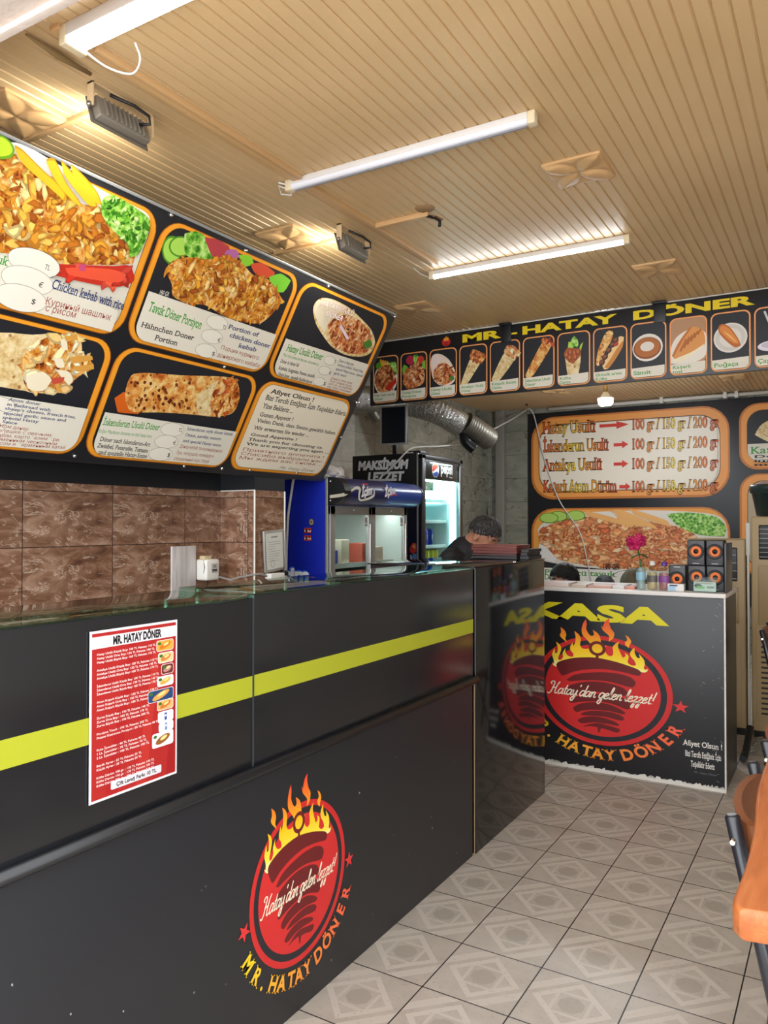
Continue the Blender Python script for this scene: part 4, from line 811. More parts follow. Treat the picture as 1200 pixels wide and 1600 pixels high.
for k, t in enumerate(rows):
    if t: s.text(t, X(.07), Yv(.145+.0232*k), w*min(.70, .0150*len(t)), h*.0128, 'f4dcd8', bold=.012)
for k, (v0, v1, u0, c1, c2) in enumerate(((.12, .185, .74, 'e0a040', 'c87020'), (.20, .262, .76, 'e8c090', 'c87838'), (.276, .336, .80, '6a2c20', 'b08080'), (.350, .410, .75, 'e4dcd0', 'd8a040'), (.43, .50, .64, '24406a', 'd89848'), (.503, .562, .75, 'e0a868', 'c06c30'), (.575, .64, .76, 'eceaf2', '2848a0'), (.645, .70, .77, 'eceaf2', '6a84b8'), (.705, .79, .69, 'e4e0da', '8a5428'))):
    x0, x1, y0, y1 = X(u0), X(.945), Yv(v1), Yv(v0); s.rect(x0-.001, y0-.001, x1+.001, y1+.001, 'eceaf0', .006); s.rect(x0, y0, x1, y1, c1, .006); cx, cy = (x0+x1)/2, (y0+y1)/2
    if k in (6, 7): s.rect(cx-.004, cy-.009, cx+.004, cy+.009, c2, .002); s.poly(ell(cx, cy+.002, .003, .003), 'e8d8d8')
    else: s.poly(ell(cx, cy, (x1-x0)*.36, (y1-y0)*.28, 16, .3), c2); s.poly(ell(cx+.003, cy+.003, (x1-x0)*.18, (y1-y0)*.13, 12, .3), 'f0cc80'); s.poly(ell(x0+.009, y1-.007, .006, .004, 10), '3a6a2c')
s.rect(X(.22), Yv(.955), X(.80), Yv(.905), 'd0ccd2', .004); s.text('Çift Lavaş Farkı 10 TL', X(.28), Yv(.942), w*.46, h*.022, '1c1c20', bold=.03)
s.build('print', fl)

# ---------------------------------------------------------------- cash desk
YK, ZK = 4.68, 1.10
kas = thing('cash_desk', 'black cash desk with yellow lettering and round flame emblem at the far end', 'cash desk', (-1.3, 5.0, 0))
MB().box((-1.72, YK, .0), (-.594, 5.20, 1.078), .003).build('body', M_VINYL, kas)
MB().box((-1.74, YK-.012, 1.078), (-.585, 5.21, 1.104), .004).build('worktop', mat('white_worktop', 'dcd8d4', .35), kas)
MB().box((-.597, YK-.004, 0), (-.588, YK+.006, 1.078), .001).box((-1.72, YK-.0035, 0), (-.597, YK+.002, .018)).build('edge_trim', M_WPAINT, kas)
k = Sheet((0, YK, 0), (1, 0, 0), (0, 0, 1), .0008)
k.text('KASA', -1.755, .911, .868, .090, 'd8cc1c', bold=.05)
k.build('lettering', kas, 'wide yellow capital letters')
k = Sheet((0, YK, 0), (1, 0, 0), (0, 0, 1), .0010); emblem(k, -1.283, .492, .413, .327); k.build('flame_emblem', kas, 'oval red emblem of doner meat under flames with arched lettering')
k = Sheet((0, YK, 0), (1, 0, 0), (0, 0, 1), .0008)
for t, x, w, z, h in (('Afiyet Olsun !', -.815, .205, .235, .030), ('Bizi Tercih Ettiğiniz İçin', -.805, .19, .175, .032), ('Teşekkür Ederiz', -.775, .125, .120, .032)): k.text(t, x, z, w, h, 'e4e0da', bold=.016, serif=True)
k.text('Mr. Hatay Döner', -.76, .085, .12, .012, '6c6c70', shear=.4); R = random.Random(3)
x = -1.70
while x < -.60:
    d = R.uniform(.02, .06); t0 = R.uniform(.018, .036); k.poly([(x, 0.018), (x+d, .018), (x+d*R.uniform(.6, 1), t0), (x+d*R.uniform(.1, .4), R.uniform(.02, .034))], R.choice(['c8c4be', 'b4b0aa', 'd8d4ce'])); x += d*.9
for j in range(26):
    z = R.uniform(.05, 1.05); x = -.6-abs(R.gauss(0, .05))
    k.line([(x, z), (x-R.uniform(.004, .02), z+R.uniform(-.012, .012))], .0015, R.choice(['8c8c8e', '6c6c70', 'a4a4a4']))
k.build('small_print', kas, 'white thanks lettering and worn white scuffs')
def duct_path(P, n=40):
    out = []
    for i in range(len(P)-1):
        p0, p1, p2, p3 = P[max(i-1, 0)], P[i], P[i+1], P[min(i+2, len(P)-1)]
        for k in range(n): t = k/n; out.append(p1*.0+Vector([0.5*((2*p1[a])+(-p0[a]+p2[a])*t+(2*p0[a]-5*p1[a]+4*p2[a]-p3[a])*t*t+(-p0[a]+3*p1[a]-3*p2[a]+p3[a])*t**3) for a in range(3)]))
    return out+[Vector(P[-1])]
DP = lambda q, n=6: duct_path([Vector(v) for v in q], n)
# ---------------------------------------------------------------- ceiling fittings
M_LIT = mat('lit_diffuser', 'ffffff', .4, emit='f2f8ff', estr=TUBE)
M_OFF = mat('milky_tube', 'dcdce4', .25)
M_CREAMCAP = mat('cream_end_cap', 'd8c8a8', .4)
def batten(label, xa, xb, y, z, w, lit, group=None, ya=None):
    t = thing('batten_light', label, 'light', ((xa+xb)/2, y, z), 0, group); yb = y if ya is None else ya
    A, B = Vector((xa, y, z)), Vector((xb, yb, z)); d = (B-A).normalized(); sd = Vector((-d.y, d.x, 0)); up = Vector((0, 0, 1))
    M = Matrix(((d.x, sd.x, 0, A.x), (d.y, sd.y, 0, A.y), (0, 0, 1, z), (0, 0, 0, 1))); L = (B-A).length
    MB().box((.02, -w/2, .004), (L-.02, w/2, ZC-z), .004, M=M).build('housing', mat('white_housing', 'd4d0cc', .35), t)
    prof = [(w*.48*math.cos(math.radians(a)), -.018*math.sin(math.radians(a))+.004) for a in range(0, 181, 20)]
    MB().grid([[M @ Vector((x, p[0], p[1])) for p in prof] for x in (.03, L-.03)]).build('diffuser', M_LIT if lit else M_OFF, t)
    for x0 in (0, L-.032): MB().box((x0, -w/2-.002, -.018), (x0+.032, w/2+.002, ZC-z), .006, M=M).build('end_cap', M_CREAMCAP, t)
    return t
b0 = batten('wide lit white batten light nearest the entrance beam', -2.03, -.83, 1.52, 2.955, .078, True)
MB().tube(DP([(-2.0, 1.54, 2.95), (-1.985, 1.62, 2.93), (-1.94, 1.68, 2.925), (-1.89, 1.67, 2.95), (-1.88, 1.64, 2.985)]), .0035, 6).build('flex', M_WIRE, b0)
b1 = batten('unlit white batten light in the middle of the ceiling', -2.105, -.962, 2.685, 2.970, .036, False)
MB().box((-2.06, 2.680, 2.949), (-1.0, 2.690, 2.953)).build('led_strip', mat('led_strip_grey', '8a8a90', .4), b1)
MB().tube([(-2.10, 2.685, 2.965), (-2.14, 2.67, 2.985), (-2.15, 2.70, 2.96), (-2.11, 2.72, 2.955), (-2.09, 2.70, 2.985), (-2.13, 2.655, 2.99)], .004, 6).build('flex', M_WIRE, b1)
b2 = batten('slim lit batten light nearest the header sign', -2.135, -.962, 4.095, 2.968, .034, True)
MB().tube([(-2.13, 4.10, 2.965), (-2.18, 4.06, 2.985), (-2.165, 3.95, 2.99)], .003, 6).build('flex', M_WIRE, b2)
def rosette(cx, cy, label, sx=.245, kind=0):
    t = thing('relief_tile', label, 'ceiling tile', (cx, cy, ZC-.002), 0, 'square relief tiles on the ceiling'); h = sx/2
    MB().box((cx-h, cy-h, ZC-.010), (cx+h, cy+h, ZC+.004), .002).build('backing_plate', M_TAN, t)
    mb = MB(); n = 44; rows = []
    for i in range(n+1):
        r = []
        for j in range(n+1):
            u, v = i/n*2-1, j/n*2-1; a, b = abs(u), abs(v); t_ = (a+b)/2; c = abs(a-b); wd = .52*math.sin(math.pi*min(1, max(0, t_)))+.001
            if u*v > 0: z = .015*math.sqrt(1-(c/wd)**2) if c < wd else .006*min(1, (c-wd)*3)
            else: z = .013*max(0, 1-c/wd)**.8 if c < wd else .007*min(1, (c-wd)*2)
            z = z*min(1, (1-max(a, b))*7)*min(1, .25+t_*3); r.append(Vector((cx+u*h, cy+v*h, ZC-.0102-z)))
        rows.append(r)
    mb.grid(rows).build('leaf_relief', M_TAN, t)
    return t
rosette(-.97, 3.225, 'square relief tile right of the unlit batten light')
rosette(-.95, 4.72, 'square relief tile just right of the lit slim batten, near the header sign')
rosette(-2.50, 3.20, 'square relief tile lit by the floodlight nearer the header sign')
rosette(-2.60, 1.72, 'square relief tile lit by the nearest floodlight, at the left picture edge')
rosette(-2.56, 4.73, 'square relief tile at the far upper corner of the leaning menu board')
rosette(-2.84, 8.56, 'square relief tile behind the header sign, left of the hanging bulb')
rosette(-1.0, 8.64, 'square relief tile behind the header sign, right of the hanging bulb')
# cable channel and battens on the ceiling
tag(MB().box((-2.060, 1.47, 2.984), (-2.020, 3.98, ZC+.003), .003).box((-2.023, 1.60, 2.980), (-2.006, 2.66, ZC+.003), .003).build('cable_channel', M_TAN), 'long tan cable channel running along the ceiling past both floodlights', 'cable channel')
tag(MB().tube([(-2.145, 1.45, 2.994), (-2.142, 1.56, 2.984), (-2.150, 1.69, 2.992)], [.004, .012, .006], 8).build('torn_strip', mat('weathered_wood', '8a7048', .8)), 'weathered torn strip beside the near end of the cable channel', 'strip')
tag(MB().box((-2.74, 1.842, 2.984), (-2.325, 1.866, ZC+.003), .003).build('cable_channel', M_TAN), 'short tan cable channel from the nearest floodlight to the menu board', 'cable channel')
tag(MB().box((-2.72, 3.345, 2.984), (-2.305, 3.369, ZC+.003), .003).build('cable_channel', M_TAN), 'short tan cable channel from the floodlight nearer the header sign to the menu board', 'cable channel')
t = thing('cable_channel', 'short tan cable channel ending in a loose black cable in the middle of the ceiling', 'cable channel', (-1.9, 3.3, ZC-.003))
MB().box((-2.02, 3.285, 2.978), (-1.725, 3.315, ZC+.003), .003).build('channel', M_TAN, t)
MB().tube([(-1.74, 3.30, 2.985), (-1.69, 3.30, 2.965), (-1.665, 3.30, 2.945), (-1.66, 3.285, 2.915)], .008, 8).build('loose_cable', M_PLAST, t)
MB().tube([(-1.70, 3.29, 2.975), (-1.66, 3.32, 2.958), (-1.70, 3.335, 2.985)], .004, 6).build('bare_wire', mat('copper_wire', '9a6a40', .4), t)
MB().lathe([(0, 2.997), (.045, 2.996), (.052, ZC+.003)], (-1.72, 3.25, 0), n=14).build('torn_ceiling_patch', mat('torn_patch', '9a7a54', .8), t)
# floodlights aimed at the menu board
def flood(x, y, label, power):
    t = thing('floodlight', label, 'floodlight', (x, y, 2.93), 0, 'floodlights aimed at the menu board')
    aim = Vector((-.95, .03, -.30)).normalized(); side = Vector((0, 1, 0)); upv = side.cross(aim)*-1
    c = Vector((x, y, 2.922)); M = Matrix(((aim.x, side.x, upv.x, c.x), (aim.y, side.y, upv.y, c.y), (aim.z, side.z, upv.z, c.z), (0, 0, 0, 1)))
    MB().box((-.022, -.112, -.040), (.012, .112, .040), .006, M=M).build('body', mat('flood_body', '8c8478', .45, metal=.3), t)
    MB().box((.012, -.125, -.050), (.018, .125, .050), .002, M=M).build('rim', mat('flood_rim', '6a6258', .5), t)
    MB().box((.0182, -.100, -.034), (.020, .100, .034), M=M).build('lens', mat('flood_lens', 'ffffff', .3, emit='fff6de', estr=6), t)
    mb = MB()
    for k in range(9): mb.box((-.032, -.085+.02*k, -.034), (-.021, -.080+.02*k, .034), .001, M=M)
    mb.build('cooling_fins', mat('flood_body', 'b0a89a'), t)
    mb = MB(); mb.box((x-.008, y-.135, 2.918), (x+.022, y-.129, ZC+.002), .001); mb.box((x-.008, y+.129, 2.918), (x+.022, y+.135, ZC+.002), .001); mb.box((x-.008, y-.135, ZC-.006), (x+.022, y+.135, ZC+.002)).build('bracket', mat('cream_bracket', 'd0b48c', .45), t)
    MB().tube([M @ Vector((-.03, .06, 0)), M @ Vector((-.06, .085, .004)), (x+.062, y+.075, 2.960), (x+.050, y+.02, 2.975), (x+.018, y-.06, 2.985)], .006, 8).build('cable', M_PLAST, t)
    MB().ball((x+.007, y-.138, 2.922), .010, n=10).build('bolt', M_STEEL, t)
    L = bpy.data.lights.new('floodlight', 'SPOT'); L.energy = power; L.color = (1.0, .96, .84); L.spot_size = math.radians(172); L.spot_blend = .35; L.shadow_soft_size = .10
    o = bpy.data.objects.new('beam', L); COL.objects.link(o); o.parent = t; p = M @ Vector((.035, 0, 0)); q = aim.to_track_quat('-Z', 'Y')
    o.matrix_basis = rootmat(t).inverted() @ (Matrix.Translation(p) @ q.to_matrix().to_4x4())
flood(-2.205, 1.86, 'grey floodlight on a bracket nearest the entrance beam', SPOT)
flood(-2.185, 3.33, 'grey floodlight on a bracket nearer the header sign', SPOT)
# hanging bulb in the back
t = thing('hanging_bulb', 'lit energy saving bulb hanging behind the header sign', 'bulb', (-2.0, 7.5, 2.65))
MB().tube([(-2.0, 7.5, 2.80), (-2.0, 7.5, ZC)], .006, 6).build('cord', M_GWIRE, t)
MB().lathe([(.020, 2.76), (.022, 2.82), (.014, 2.84)], (-2.0, 7.5, 0), n=14).build('socket', mat('brass_socket', 'c8a060', .4), t)
MB().lathe([(.022, 2.765), (.05, 2.72), (.072, 2.70)], (-2.0, 7.5, 0), n=20).build('collar', M_WHITE, t)
MB().lathe([(.0, 2.628), (.05, 2.635), (.068, 2.655), (.072, 2.70)], (-2.0, 7.5, 0), n=20).build('glowing_globe', mat('lit_bulb', 'ffffff', .4, emit='eef6ff', estr=520), t)
# ---------------------------------------------------------------- things on the left wall
t = thing('wall_panel', 'white streaked rectangular panel on the brown marble wall', 'panel', (-3.19, 3.148, 1.1)); t.empty_display_size = .05
mw = mat('white_streaked_board', 'c4bebc', .35); N = NT(mw); nn = N.noise(3, 4, N.vmath('MULTIPLY', N.co(), (1, 9, 1)), 1); N.base(N.ramp(nn.outputs['Fac'], [(.35, 'b0aaa8'), (.65, 'd0cac8')]))
MB().box((-3.202, 3.056, 1.09), (-3.190, 3.240, 1.370), .002).build('board', mw, t)
t = thing('socket_box', 'white socket box beside the streaked white panel', 'socket box', (-3.19, 3.30, 1.17))
MB().box((-3.202, 3.246, 1.172), (-3.115, 3.352, 1.292), .012).build('box', M_WHITE, t)
s = Sheet((-3.1148, 0, 0), (0, 1, 0), (0, 0, 1)); s.rect(3.285, 1.215, 3.338, 1.268, 'b8b4ae'); s.rect(3.292, 1.225, 3.331, 1.236, '2c2c2e'); s.rect(3.298, 1.215, 3.303, 1.228, '2c2c2e'); s.rect(3.318, 1.215, 3.323, 1.228, '2c2c2e'); s.rect(3.300, 1.243, 3.324, 1.260, '8a8680'); s.build('label', t)
MB().tube([(-3.16, 3.26, 1.19), (-3.14, 3.25, 1.20), (-3.13, 3.248, 1.25), (-3.14, 3.25, 1.285)], .004, 6).tube([(-3.16, 3.30, 1.175), (-3.16, 3.30, 1.13)], .006, 6).build('lead', M_PLAST, t)
MB().box((-3.17, 3.245, 1.290), (-3.13, 3.30, 1.312), .003).build('folded_tag', mat('cream_tag', 'c8b890', .6), t)
t = thing('certificate_frame', 'small silver framed certificate tilted on the pillar beside the blue cooler', 'picture frame', (-2.93, 3.61, 1.21))
M = Matrix.Translation((-2.931, 3.61, 1.335)) @ Matrix.Rotation(math.radians(4), 4, 'X')
MB().box((-.002, -.092, -.122), (.012, .092, .122), .003, M=M).build('frame', mat('silver_frame', 'b4b2ac', .35, metal=.5), t)
MB().box((.0115, -.076, -.106), (.0128, .076, .106), M=M).build('paper', mat('certificate_paper', 'd4d4cc', .5), t)
s = Sheet(M @ Vector((.0132, 0, 0)), M.to_3x3() @ Vector((0, 1, 0)), M.to_3x3() @ Vector((0, 0, 1)), 0)
R = random.Random(2); s.rect(-.03, .078, .03, .086, '8a8a88')
for k in range(9): s.rect(-.06, .052-.014*k, R.uniform(.0, .06), .055-.014*k, 'a0a09c')
s.oval(-.025, -.075, .018, .022, '4a4a4e', .002); s.build('writing', t)
t = thing('plug_adapter', 'white plug adapter under the tilted certificate', 'plug', (-2.93, 3.60, 1.17))
MB().box((-2.932, 3.535, 1.165), (-2.885, 3.665, 1.203), .006).build('body', M_WHITE, t)
MB().box((-2.932, 3.675, 1.182), (-2.90, 3.722, 1.214), .008).build('black_plug', M_PLAST, t)
tag(MB().tube([(-3.12, 3.345, 1.19), (-3.05, 3.375, 1.17), (-3.02, 3.41, 1.185), (-2.95, 3.435, 1.20), (-2.920, 3.47, 1.205), (-2.918, 3.54, 1.188)], .006, 8).build('cable', M_GWIRE), 'grey cable from the socket box around the pillar to the plug adapter', 'cable')

# ---------------------------------------------------------------- blue dairy cooler
M_BLUE = mat('cooler_blue', '1626a0', .3, spec=.5); M_NAVY = mat('cooler_navy', '141c5c', .28); M_INT = mat('cooler_liner', 'c8ccc8', .5)
X0, X1, Ya, Yb, ZT, ZD = -3.62, -2.905, 4.13, 5.16, 1.80, 1.615
co = thing('display_cooler', 'blue dairy display cooler with two glass doors and a rounded printed canopy', 'cooler', (-3.26, 4.65, 0))
mb = MB().box((X0, Ya, 0), (X1, Ya+.03, ZT), .004).box((X0, Yb-.03, 0), (X1, Yb, ZT), .004).box((X0+.001, Ya+.029, ZD), (X1-.001, Yb-.029, ZT-.001)).box((X0+.001, Ya+.029, .002), (X1-.001, Yb-.029, .25)).box((X0+.002, Ya+.028, .2), (X0+.03, Yb-.028, ZT-.002))
mb.build('cabinet', M_BLUE, co)
mb = MB().box((X0+.03, Ya+.031, .25), (X0+.036, Yb-.031, ZD)).box((X0+.03, Ya+.0305, .25), (X1-.004, Ya+.036, ZD)).box((X0+.03, Yb-.036, .25), (X1-.004, Yb-.0305, ZD)).box((X0+.03, Ya+.03, ZD-.01), (X1-.05, Yb-.03, ZD-.002)); mb.build('liner', M_INT, co)
mb = MB(); mb.box((X1-.012, Ya-.006, 0), (X1+.006, Ya+.006, ZT), .002).box((X0, Ya-.006, ZT-.012), (X1+.006, Ya+.004, ZT+.004), .002); mb.build('corner_trim', M_ALU, co)
cp = MB(); prof = [(X1-.01, ZD)]+[(X1+.02+.115*math.sin(math.radians(a)), ZD+.093-.091*math.cos(math.radians(a))) for a in range(0, 181, 15)]+[(X1-.01, ZT+.002)]
cp.grid([[Vector((x, y, z)) for x, z in prof] for y in (Ya+.07, 4.70)], 0); cp.grid([[Vector((x, y, z)) for x, z in prof] for y in (4.70, Yb+.03)], 1)
cp.build('canopy', [M_NAVY, mat('cooler_mid_blue', '1c48a4', .3)], co)
for y0, y1 in ((Ya-.004, Ya+.072), (Yb+.03, Yb+.045)):
    mb = MB(); pr = [(x-X1, z) for x, z in prof]; pr = [(x*1.04, z) for x, z in pr]
    mb.prism(pr, y1-y0, Matrix(((1, 0, 0, X1), (0, 0, 1, y0), (0, 1, 0, 0), (0, 0, 0, 1)))).build('canopy_end', M_PLAST, co)
for z in (ZD+.03, ZT-.03): MB().ball((X1+.03, Ya-.006, z), .008, n=8).build('screw', M_CHROME, co)
def curved(s_pts, col, s, off=.002):
    pass
# lettering that follows the canopy's outermost line
cs = Sheet((X1+.1365, 0, 0), (0, 1, 0), (0, 0, 1), 0)
Z5 = zpx(5.217, 430, 720)
cs.poly(smooth(cs.pxs(Z5([(445, 280), (560, 262), (620, 232), (655, 210), (685, 210), (702, 235), (692, 270), (690, 305), (702, 315), (760, 300), (798, 275), (803, 240), (812, 240), (808, 290), (760, 318), (700, 328), (680, 315), (678, 270), (685, 240), (660, 232), (620, 255), (560, 290), (445, 305)])), 3), 'd4d0c0')
for q0, q1, hh, ol in (((703, 293), (788, 270), 14, ('101650', .05)), ((893, 292), (978, 268), 13, None)):
    q0, q1 = Z5([q0, q1]); cs.tpx('İçim', q0, q1, hh, 'e8e8ec', bold=.045, shear=.15, outline=ol)
for q0, q1, w_ in (((703, 198), (760, 196), 'ülker'), ((935, 290), (1000, 280), 'süt')):
    q0, q1 = Z5([q0, q1]); cs.tpx(w_, q0, q1, 3, 'c83848', bold=.03)
cs.build('canopy_print', co, 'white brand lettering with a cream swoosh')
sd = Sheet((0, Ya-.0065, 0), (1, 0, 0), (0, 0, 1), 0)
sd.text('İçim', -3.35, 1.115, .30, .085, 'f4f6fc', bold=.05, shear=.12, outline=('3c78e8', .06))
sd.poly(ell(-3.028, 1.505, .022, .024), '3a3432'); sd.poly(ell(-3.028, 1.505, .017, .019), '9a8a70'); sd.poly([(-3.034, 1.497), (-3.034, 1.514), (-3.018, 1.506)], '3a2a20')
for z in (1.40, 1.450): sd.rect(-3.085, z-.017, -3.030, z+.017, 'c83a28'); sd.rect(-3.085, z-.008, -3.030, z+.002, 'e8d8c8'); sd.rect(-3.075, z-.012, -3.060, z+.012, '28221c'); sd.rect(-3.05, z-.002, -3.036, z+.012, '5a2a20')
sd.build('side_print', co, 'round badge, two small stickers and white brand lettering')
# sliding doors
MB().box((X1-.002, Yb-.034, 0), (X1+.006, Yb+.002, ZD), .002).build('corner_trim', M_ALU, co)
for (ya, yb, dx) in ((Ya+.012, 4.655, 0.0), (4.645, Yb-.002, 0.001)):
    xf = X1+.012+dx
    mb = MB().box((xf-.02, ya, .24), (xf+.006, ya+.055, ZD-.003), .003).box((xf-.02, yb-.045, .24), (xf+.006, yb, ZD-.003), .003).box((xf-.02, ya, ZD-.06), (xf+.006, yb, ZD-.003), .003).box((xf-.02, ya, .24), (xf+.006, yb, .30), .003)
    d = mb.build('sliding_door', M_ALU, co)
    MB().box((xf-.009, ya+.05, .29), (xf-.004, yb-.04, ZD-.055)).build('pane', M_CLEAR, d)
    MB().box((xf+.006, yb-.040, .8), (xf+.016, yb-.028, ZD-.12), .003).build('handle', M_CHROME, d)
    MB().ball((xf+.006, (ya+yb)/2+.02, ZD-.028), .007, n=8).build('lock', M_CHROME, d)
    s = Sheet((xf+.0005, 0, 0), (0, 1, 0), (0, 0, 1)); s.rect(yb-.095, 1.475, yb-.05, 1.545, 'd4d4d0'); s.rect(yb-.088, 1.50, yb-.058, 1.535, '8a8a88'); s.rect(yb-.088, 1.482, yb-.06, 1.489, '505050'); s.build('sticker', d)
for k, z in enumerate((.62, .92, 1.20)):
    MB().box((X0+.04, Ya+.04, z), (X1-.08, Yb-.04, z+.012), .003).box((X1-.083, Ya+.04, z-.012), (X1-.078, Yb-.04, z+.022)).build('shelf', mat('white_wire_shelf', 'd4d4d0', .4), co)
mb = MB()
for k in range(15): mb.box((X0+.036, Ya+.05, .30+.085*k), (X0+.042, Yb-.05, .306+.085*k))
mb.build('liner_ribs', mat('liner_rib_grey', 'a4aaa8', .5), co)  # ribs in a darker grey than the liner
L = bpy.data.lights.new('cooler_lamp', 'AREA'); L.shape = 'RECTANGLE'; L.size = .9; L.size_y = .05; L.energy = 3; L.color = (.95, 1, .98); o = bpy.data.objects.new('cooler_lamp', L); COL.objects.link(o); o.parent = co; o.matrix_basis = rootmat(co).inverted() @ Matrix.Translation((X1-.1, 4.65, ZD-.015)) @ Matrix.Rotation(math.pi/2, 4, 'Z')
# stock behind the cooler doors
R = random.Random(4)
def stock(y, z, w, h, d, col, label, x=None, group='cartons in the blue cooler'):
    x1 = (X1-.10) if x is None else x
    o = MB().box((x1-d, y, z), (x1, y+w, z+h), .004).build('carton', mat('carton_'+col, col, .45)); tag(o, label, 'carton', group)
stock(4.24, 1.213, .16, .10, .12, '2038a0', 'blue carton on the top shelf behind the left cooler door')
stock(4.44, 1.213, .10, .17, .12, 'd8c8b0', 'cream carton on the top shelf behind the left cooler door')
stock(4.71, 1.213, .13, .14, .12, 'b04c3c', 'red carton on the top shelf behind the right cooler door')
stock(4.86, 1.213, .14, .11, .14, 'd0b4a0', 'pale pink carton on the top shelf behind the right cooler door')
stock(4.23, .933, .20, .16, .2, 'd8d0c0', 'beige carton on the middle shelf behind the left cooler door')
stock(4.73, .933, .30, .19, .2, 'c09080', 'pinkish carton on the middle shelf behind the right cooler door')
o = MB(); R = random.Random(6)
tmp = bmesh.new(); bmesh.ops.create_icosphere(tmp, subdivisions=3, radius=1)
for v in tmp.verts: v.co = Vector((v.co.x*.10, v.co.y*.16, max(-.2, v.co.z)*.075))*(1+.22*R.uniform(-1, 1))
o._merge(tmp, 0, False, Matrix.Translation((-3.07, 4.36, ZT+.024))); tag(o.build('plastic_bag', mat('white_plastic_bag', 'dcd8d2', .5)), 'crumpled white plastic bag on top of the blue cooler', 'bag')
(MB().tube([(-3.19, 4.14, 1.812), (-3.17, 4.116, 1.79), (-3.185, 4.112, 1.70), (-3.21, 4.110, 1.55), (-3.222, 4.110, 1.35), (-3.228, 4.110, 1.15), (-3.23, 4.108, .9)], .009, 8).build('power_cable', M_WIRE, co))

# ---------------------------------------------------------------- tall drinks fridge
fx0, fx1, fya, fyb, fz = -3.76, -3.10, 5.73, 6.53, 2.09
fr = thing('drinks_fridge', 'tall black drinks fridge with a lit glass door', 'fridge', (-3.43, 6.13, 0))
mb = MB().box((fx0, fya, 0), (fx1, fya+.035, fz), .006).box((fx0, fyb-.035, 0), (fx1, fyb, fz), .006).box((fx0+.001, fya+.034, fz-.06), (fx1-.001, fyb-.034, fz-.001)).box((fx0+.001, fya+.034, .001), (fx1-.001, fyb-.034, .25)).box((fx0+.002, fya+.033, .1), (fx0+.04, fyb-.033, fz-.002)); mb.build('cabinet', M_PLAST, fr)
MB().box((fx0+.04, fya+.036, .25), (fx0+.046, fyb-.036, fz-.061)).box((fx0+.04, fya+.0355, .25), (fx1-.02, fya+.040, fz-.061)).box((fx0+.04, fyb-.040, .25), (fx1-.02, fyb-.0355, fz-.061)).box((fx0+.04, fya+.036, fz-.066), (fx1-.02, fyb-.036, fz-.0605)).build('liner', mat('fridge_liner', 'd0eef0', .5), fr)
MB().box((fx1-.012, fya-.004, 0), (fx1+.002, fya+.008, fz), .002).build('corner_trim', M_ALU, fr)
dr = MB().box((fx1, fya+.002, .2), (fx1+.04, fya+.065, fz-.01), .006).box((fx1, fyb-.055, .2), (fx1+.04, fyb-.002, fz-.01), .006).box((fx1, fya+.002, fz-.05), (fx1+.04, fyb-.002, fz-.01), .006).box((fx1, fya+.002, .2), (fx1+.04, fyb-.002, .32), .006).build('door', M_PLAST, fr)
MB().box((fx1+.018, fya+.06, .31), (fx1+.024, fyb-.05, 1.872)).build('pane', M_CLEAR, dr)
MB().box((fx1+.010, fya+.06, 1.872), (fx1+.034, fyb-.05, 2.045), .002).build('header', mat('fridge_header', '1c201e', .3), dr)
MB().box((fx1+.036, fyb-.085, .75), (fx1+.048, fyb-.058, 2.02), .003).build('handle', M_STEEL, dr)
s = Sheet((fx1+.0345, 0, 0), (0, 1, 0), (0, 0, 1), .0005); cx, cy, r = 5.985, 1.96, .062
s.poly(ell(cx, cy, r*1.06, r*1.06), 'f0f0f0')
s.poly([(cx+r*math.cos(math.radians(a)), cy+r*math.sin(math.radians(a))) for a in range(28, 200, 8)]+[(cx-.03, cy-.012), (cx+.005, cy+.004)], 'd8402c')
s.poly([(cx+r*math.cos(math.radians(a)), cy+r*math.sin(math.radians(a))) for a in range(212, 340, 8)]+[(cx+.03, cy-.012), (cx-.01, cy-.024)], '1c50b0')
s.text('pepsi', 6.085, 1.938, .235, .085, 'f4f4f0', bold=.03); s.text('max', 6.25, 1.902, .07, .016, 'd0d0cc', bold=.03); s.build('header_logo', dr, 'white lettering beside a red, white and blue ball')
for k, z in enumerate((1.69, 1.505, 1.285, 1.08)):
    MB().box((fx0+.06, fya+.045, z), (fx1-.05, fyb-.17, z+.010)).box((fx1-.052, fya+.045, z-.008), (fx1-.044, fyb-.17, z+.022), .002).build('shelf', mat('fridge_shelf', 'e4f6f6', .4), fr)
MB().box((fx0+.10, fyb-.16, .3), (fx1-.03, fyb-.150, 1.86)).build('side_divider', mat('fridge_liner', 'd0eef0'), fr)
M_FL = mat('fridge_led', 'ffffff', .4, emit='c4f8ff', estr=FRIDGE)
MB().box((fx1-.035, fyb-.075, .35), (fx1-.012, fyb-.048, 1.86), .003).build('led_strip', M_FL, fr)
MB().box((fx1-.04, fya+.06, 1.868), (fx1-.02, fyb-.09, 1.878)).build('led_strip', M_FL, fr)
L = bpy.data.lights.new('fridge_lamp', 'AREA'); L.shape = 'RECTANGLE'; L.size = .6; L.size_y = .4; L.energy = 45; L.color = (.78, .97, 1.0); o = bpy.data.objects.new('fridge_lamp', L); COL.objects.link(o); o.parent = fr; o.matrix_basis = rootmat(fr).inverted() @ Matrix.Translation((fx1-.25, 6.1, 2.02))
s = Sheet((fx1+.0245, 0, 0), (0, 1, 0), (0, 0, 1)); s.rect(5.79, 1.775, 5.965, 1.852, '8cd0b4', .008); s.rect(5.80, 1.79, 5.85, 1.815, 'f4f8f4', .006); s.poly(ell(5.925, 1.79, .012, .010), '3c8a70'); s.poly(ell(5.85, 1.835, .014, .010), 'd0ccb0'); s.poly(ell(5.92, 1.838, .02, .010), 'e0dcc4'); s.build('sticker', dr, 'pale green sticker')
fs = Sheet((0, fya-.0005, 0), (1, 0, 0), (0, 0, 1), .0004)
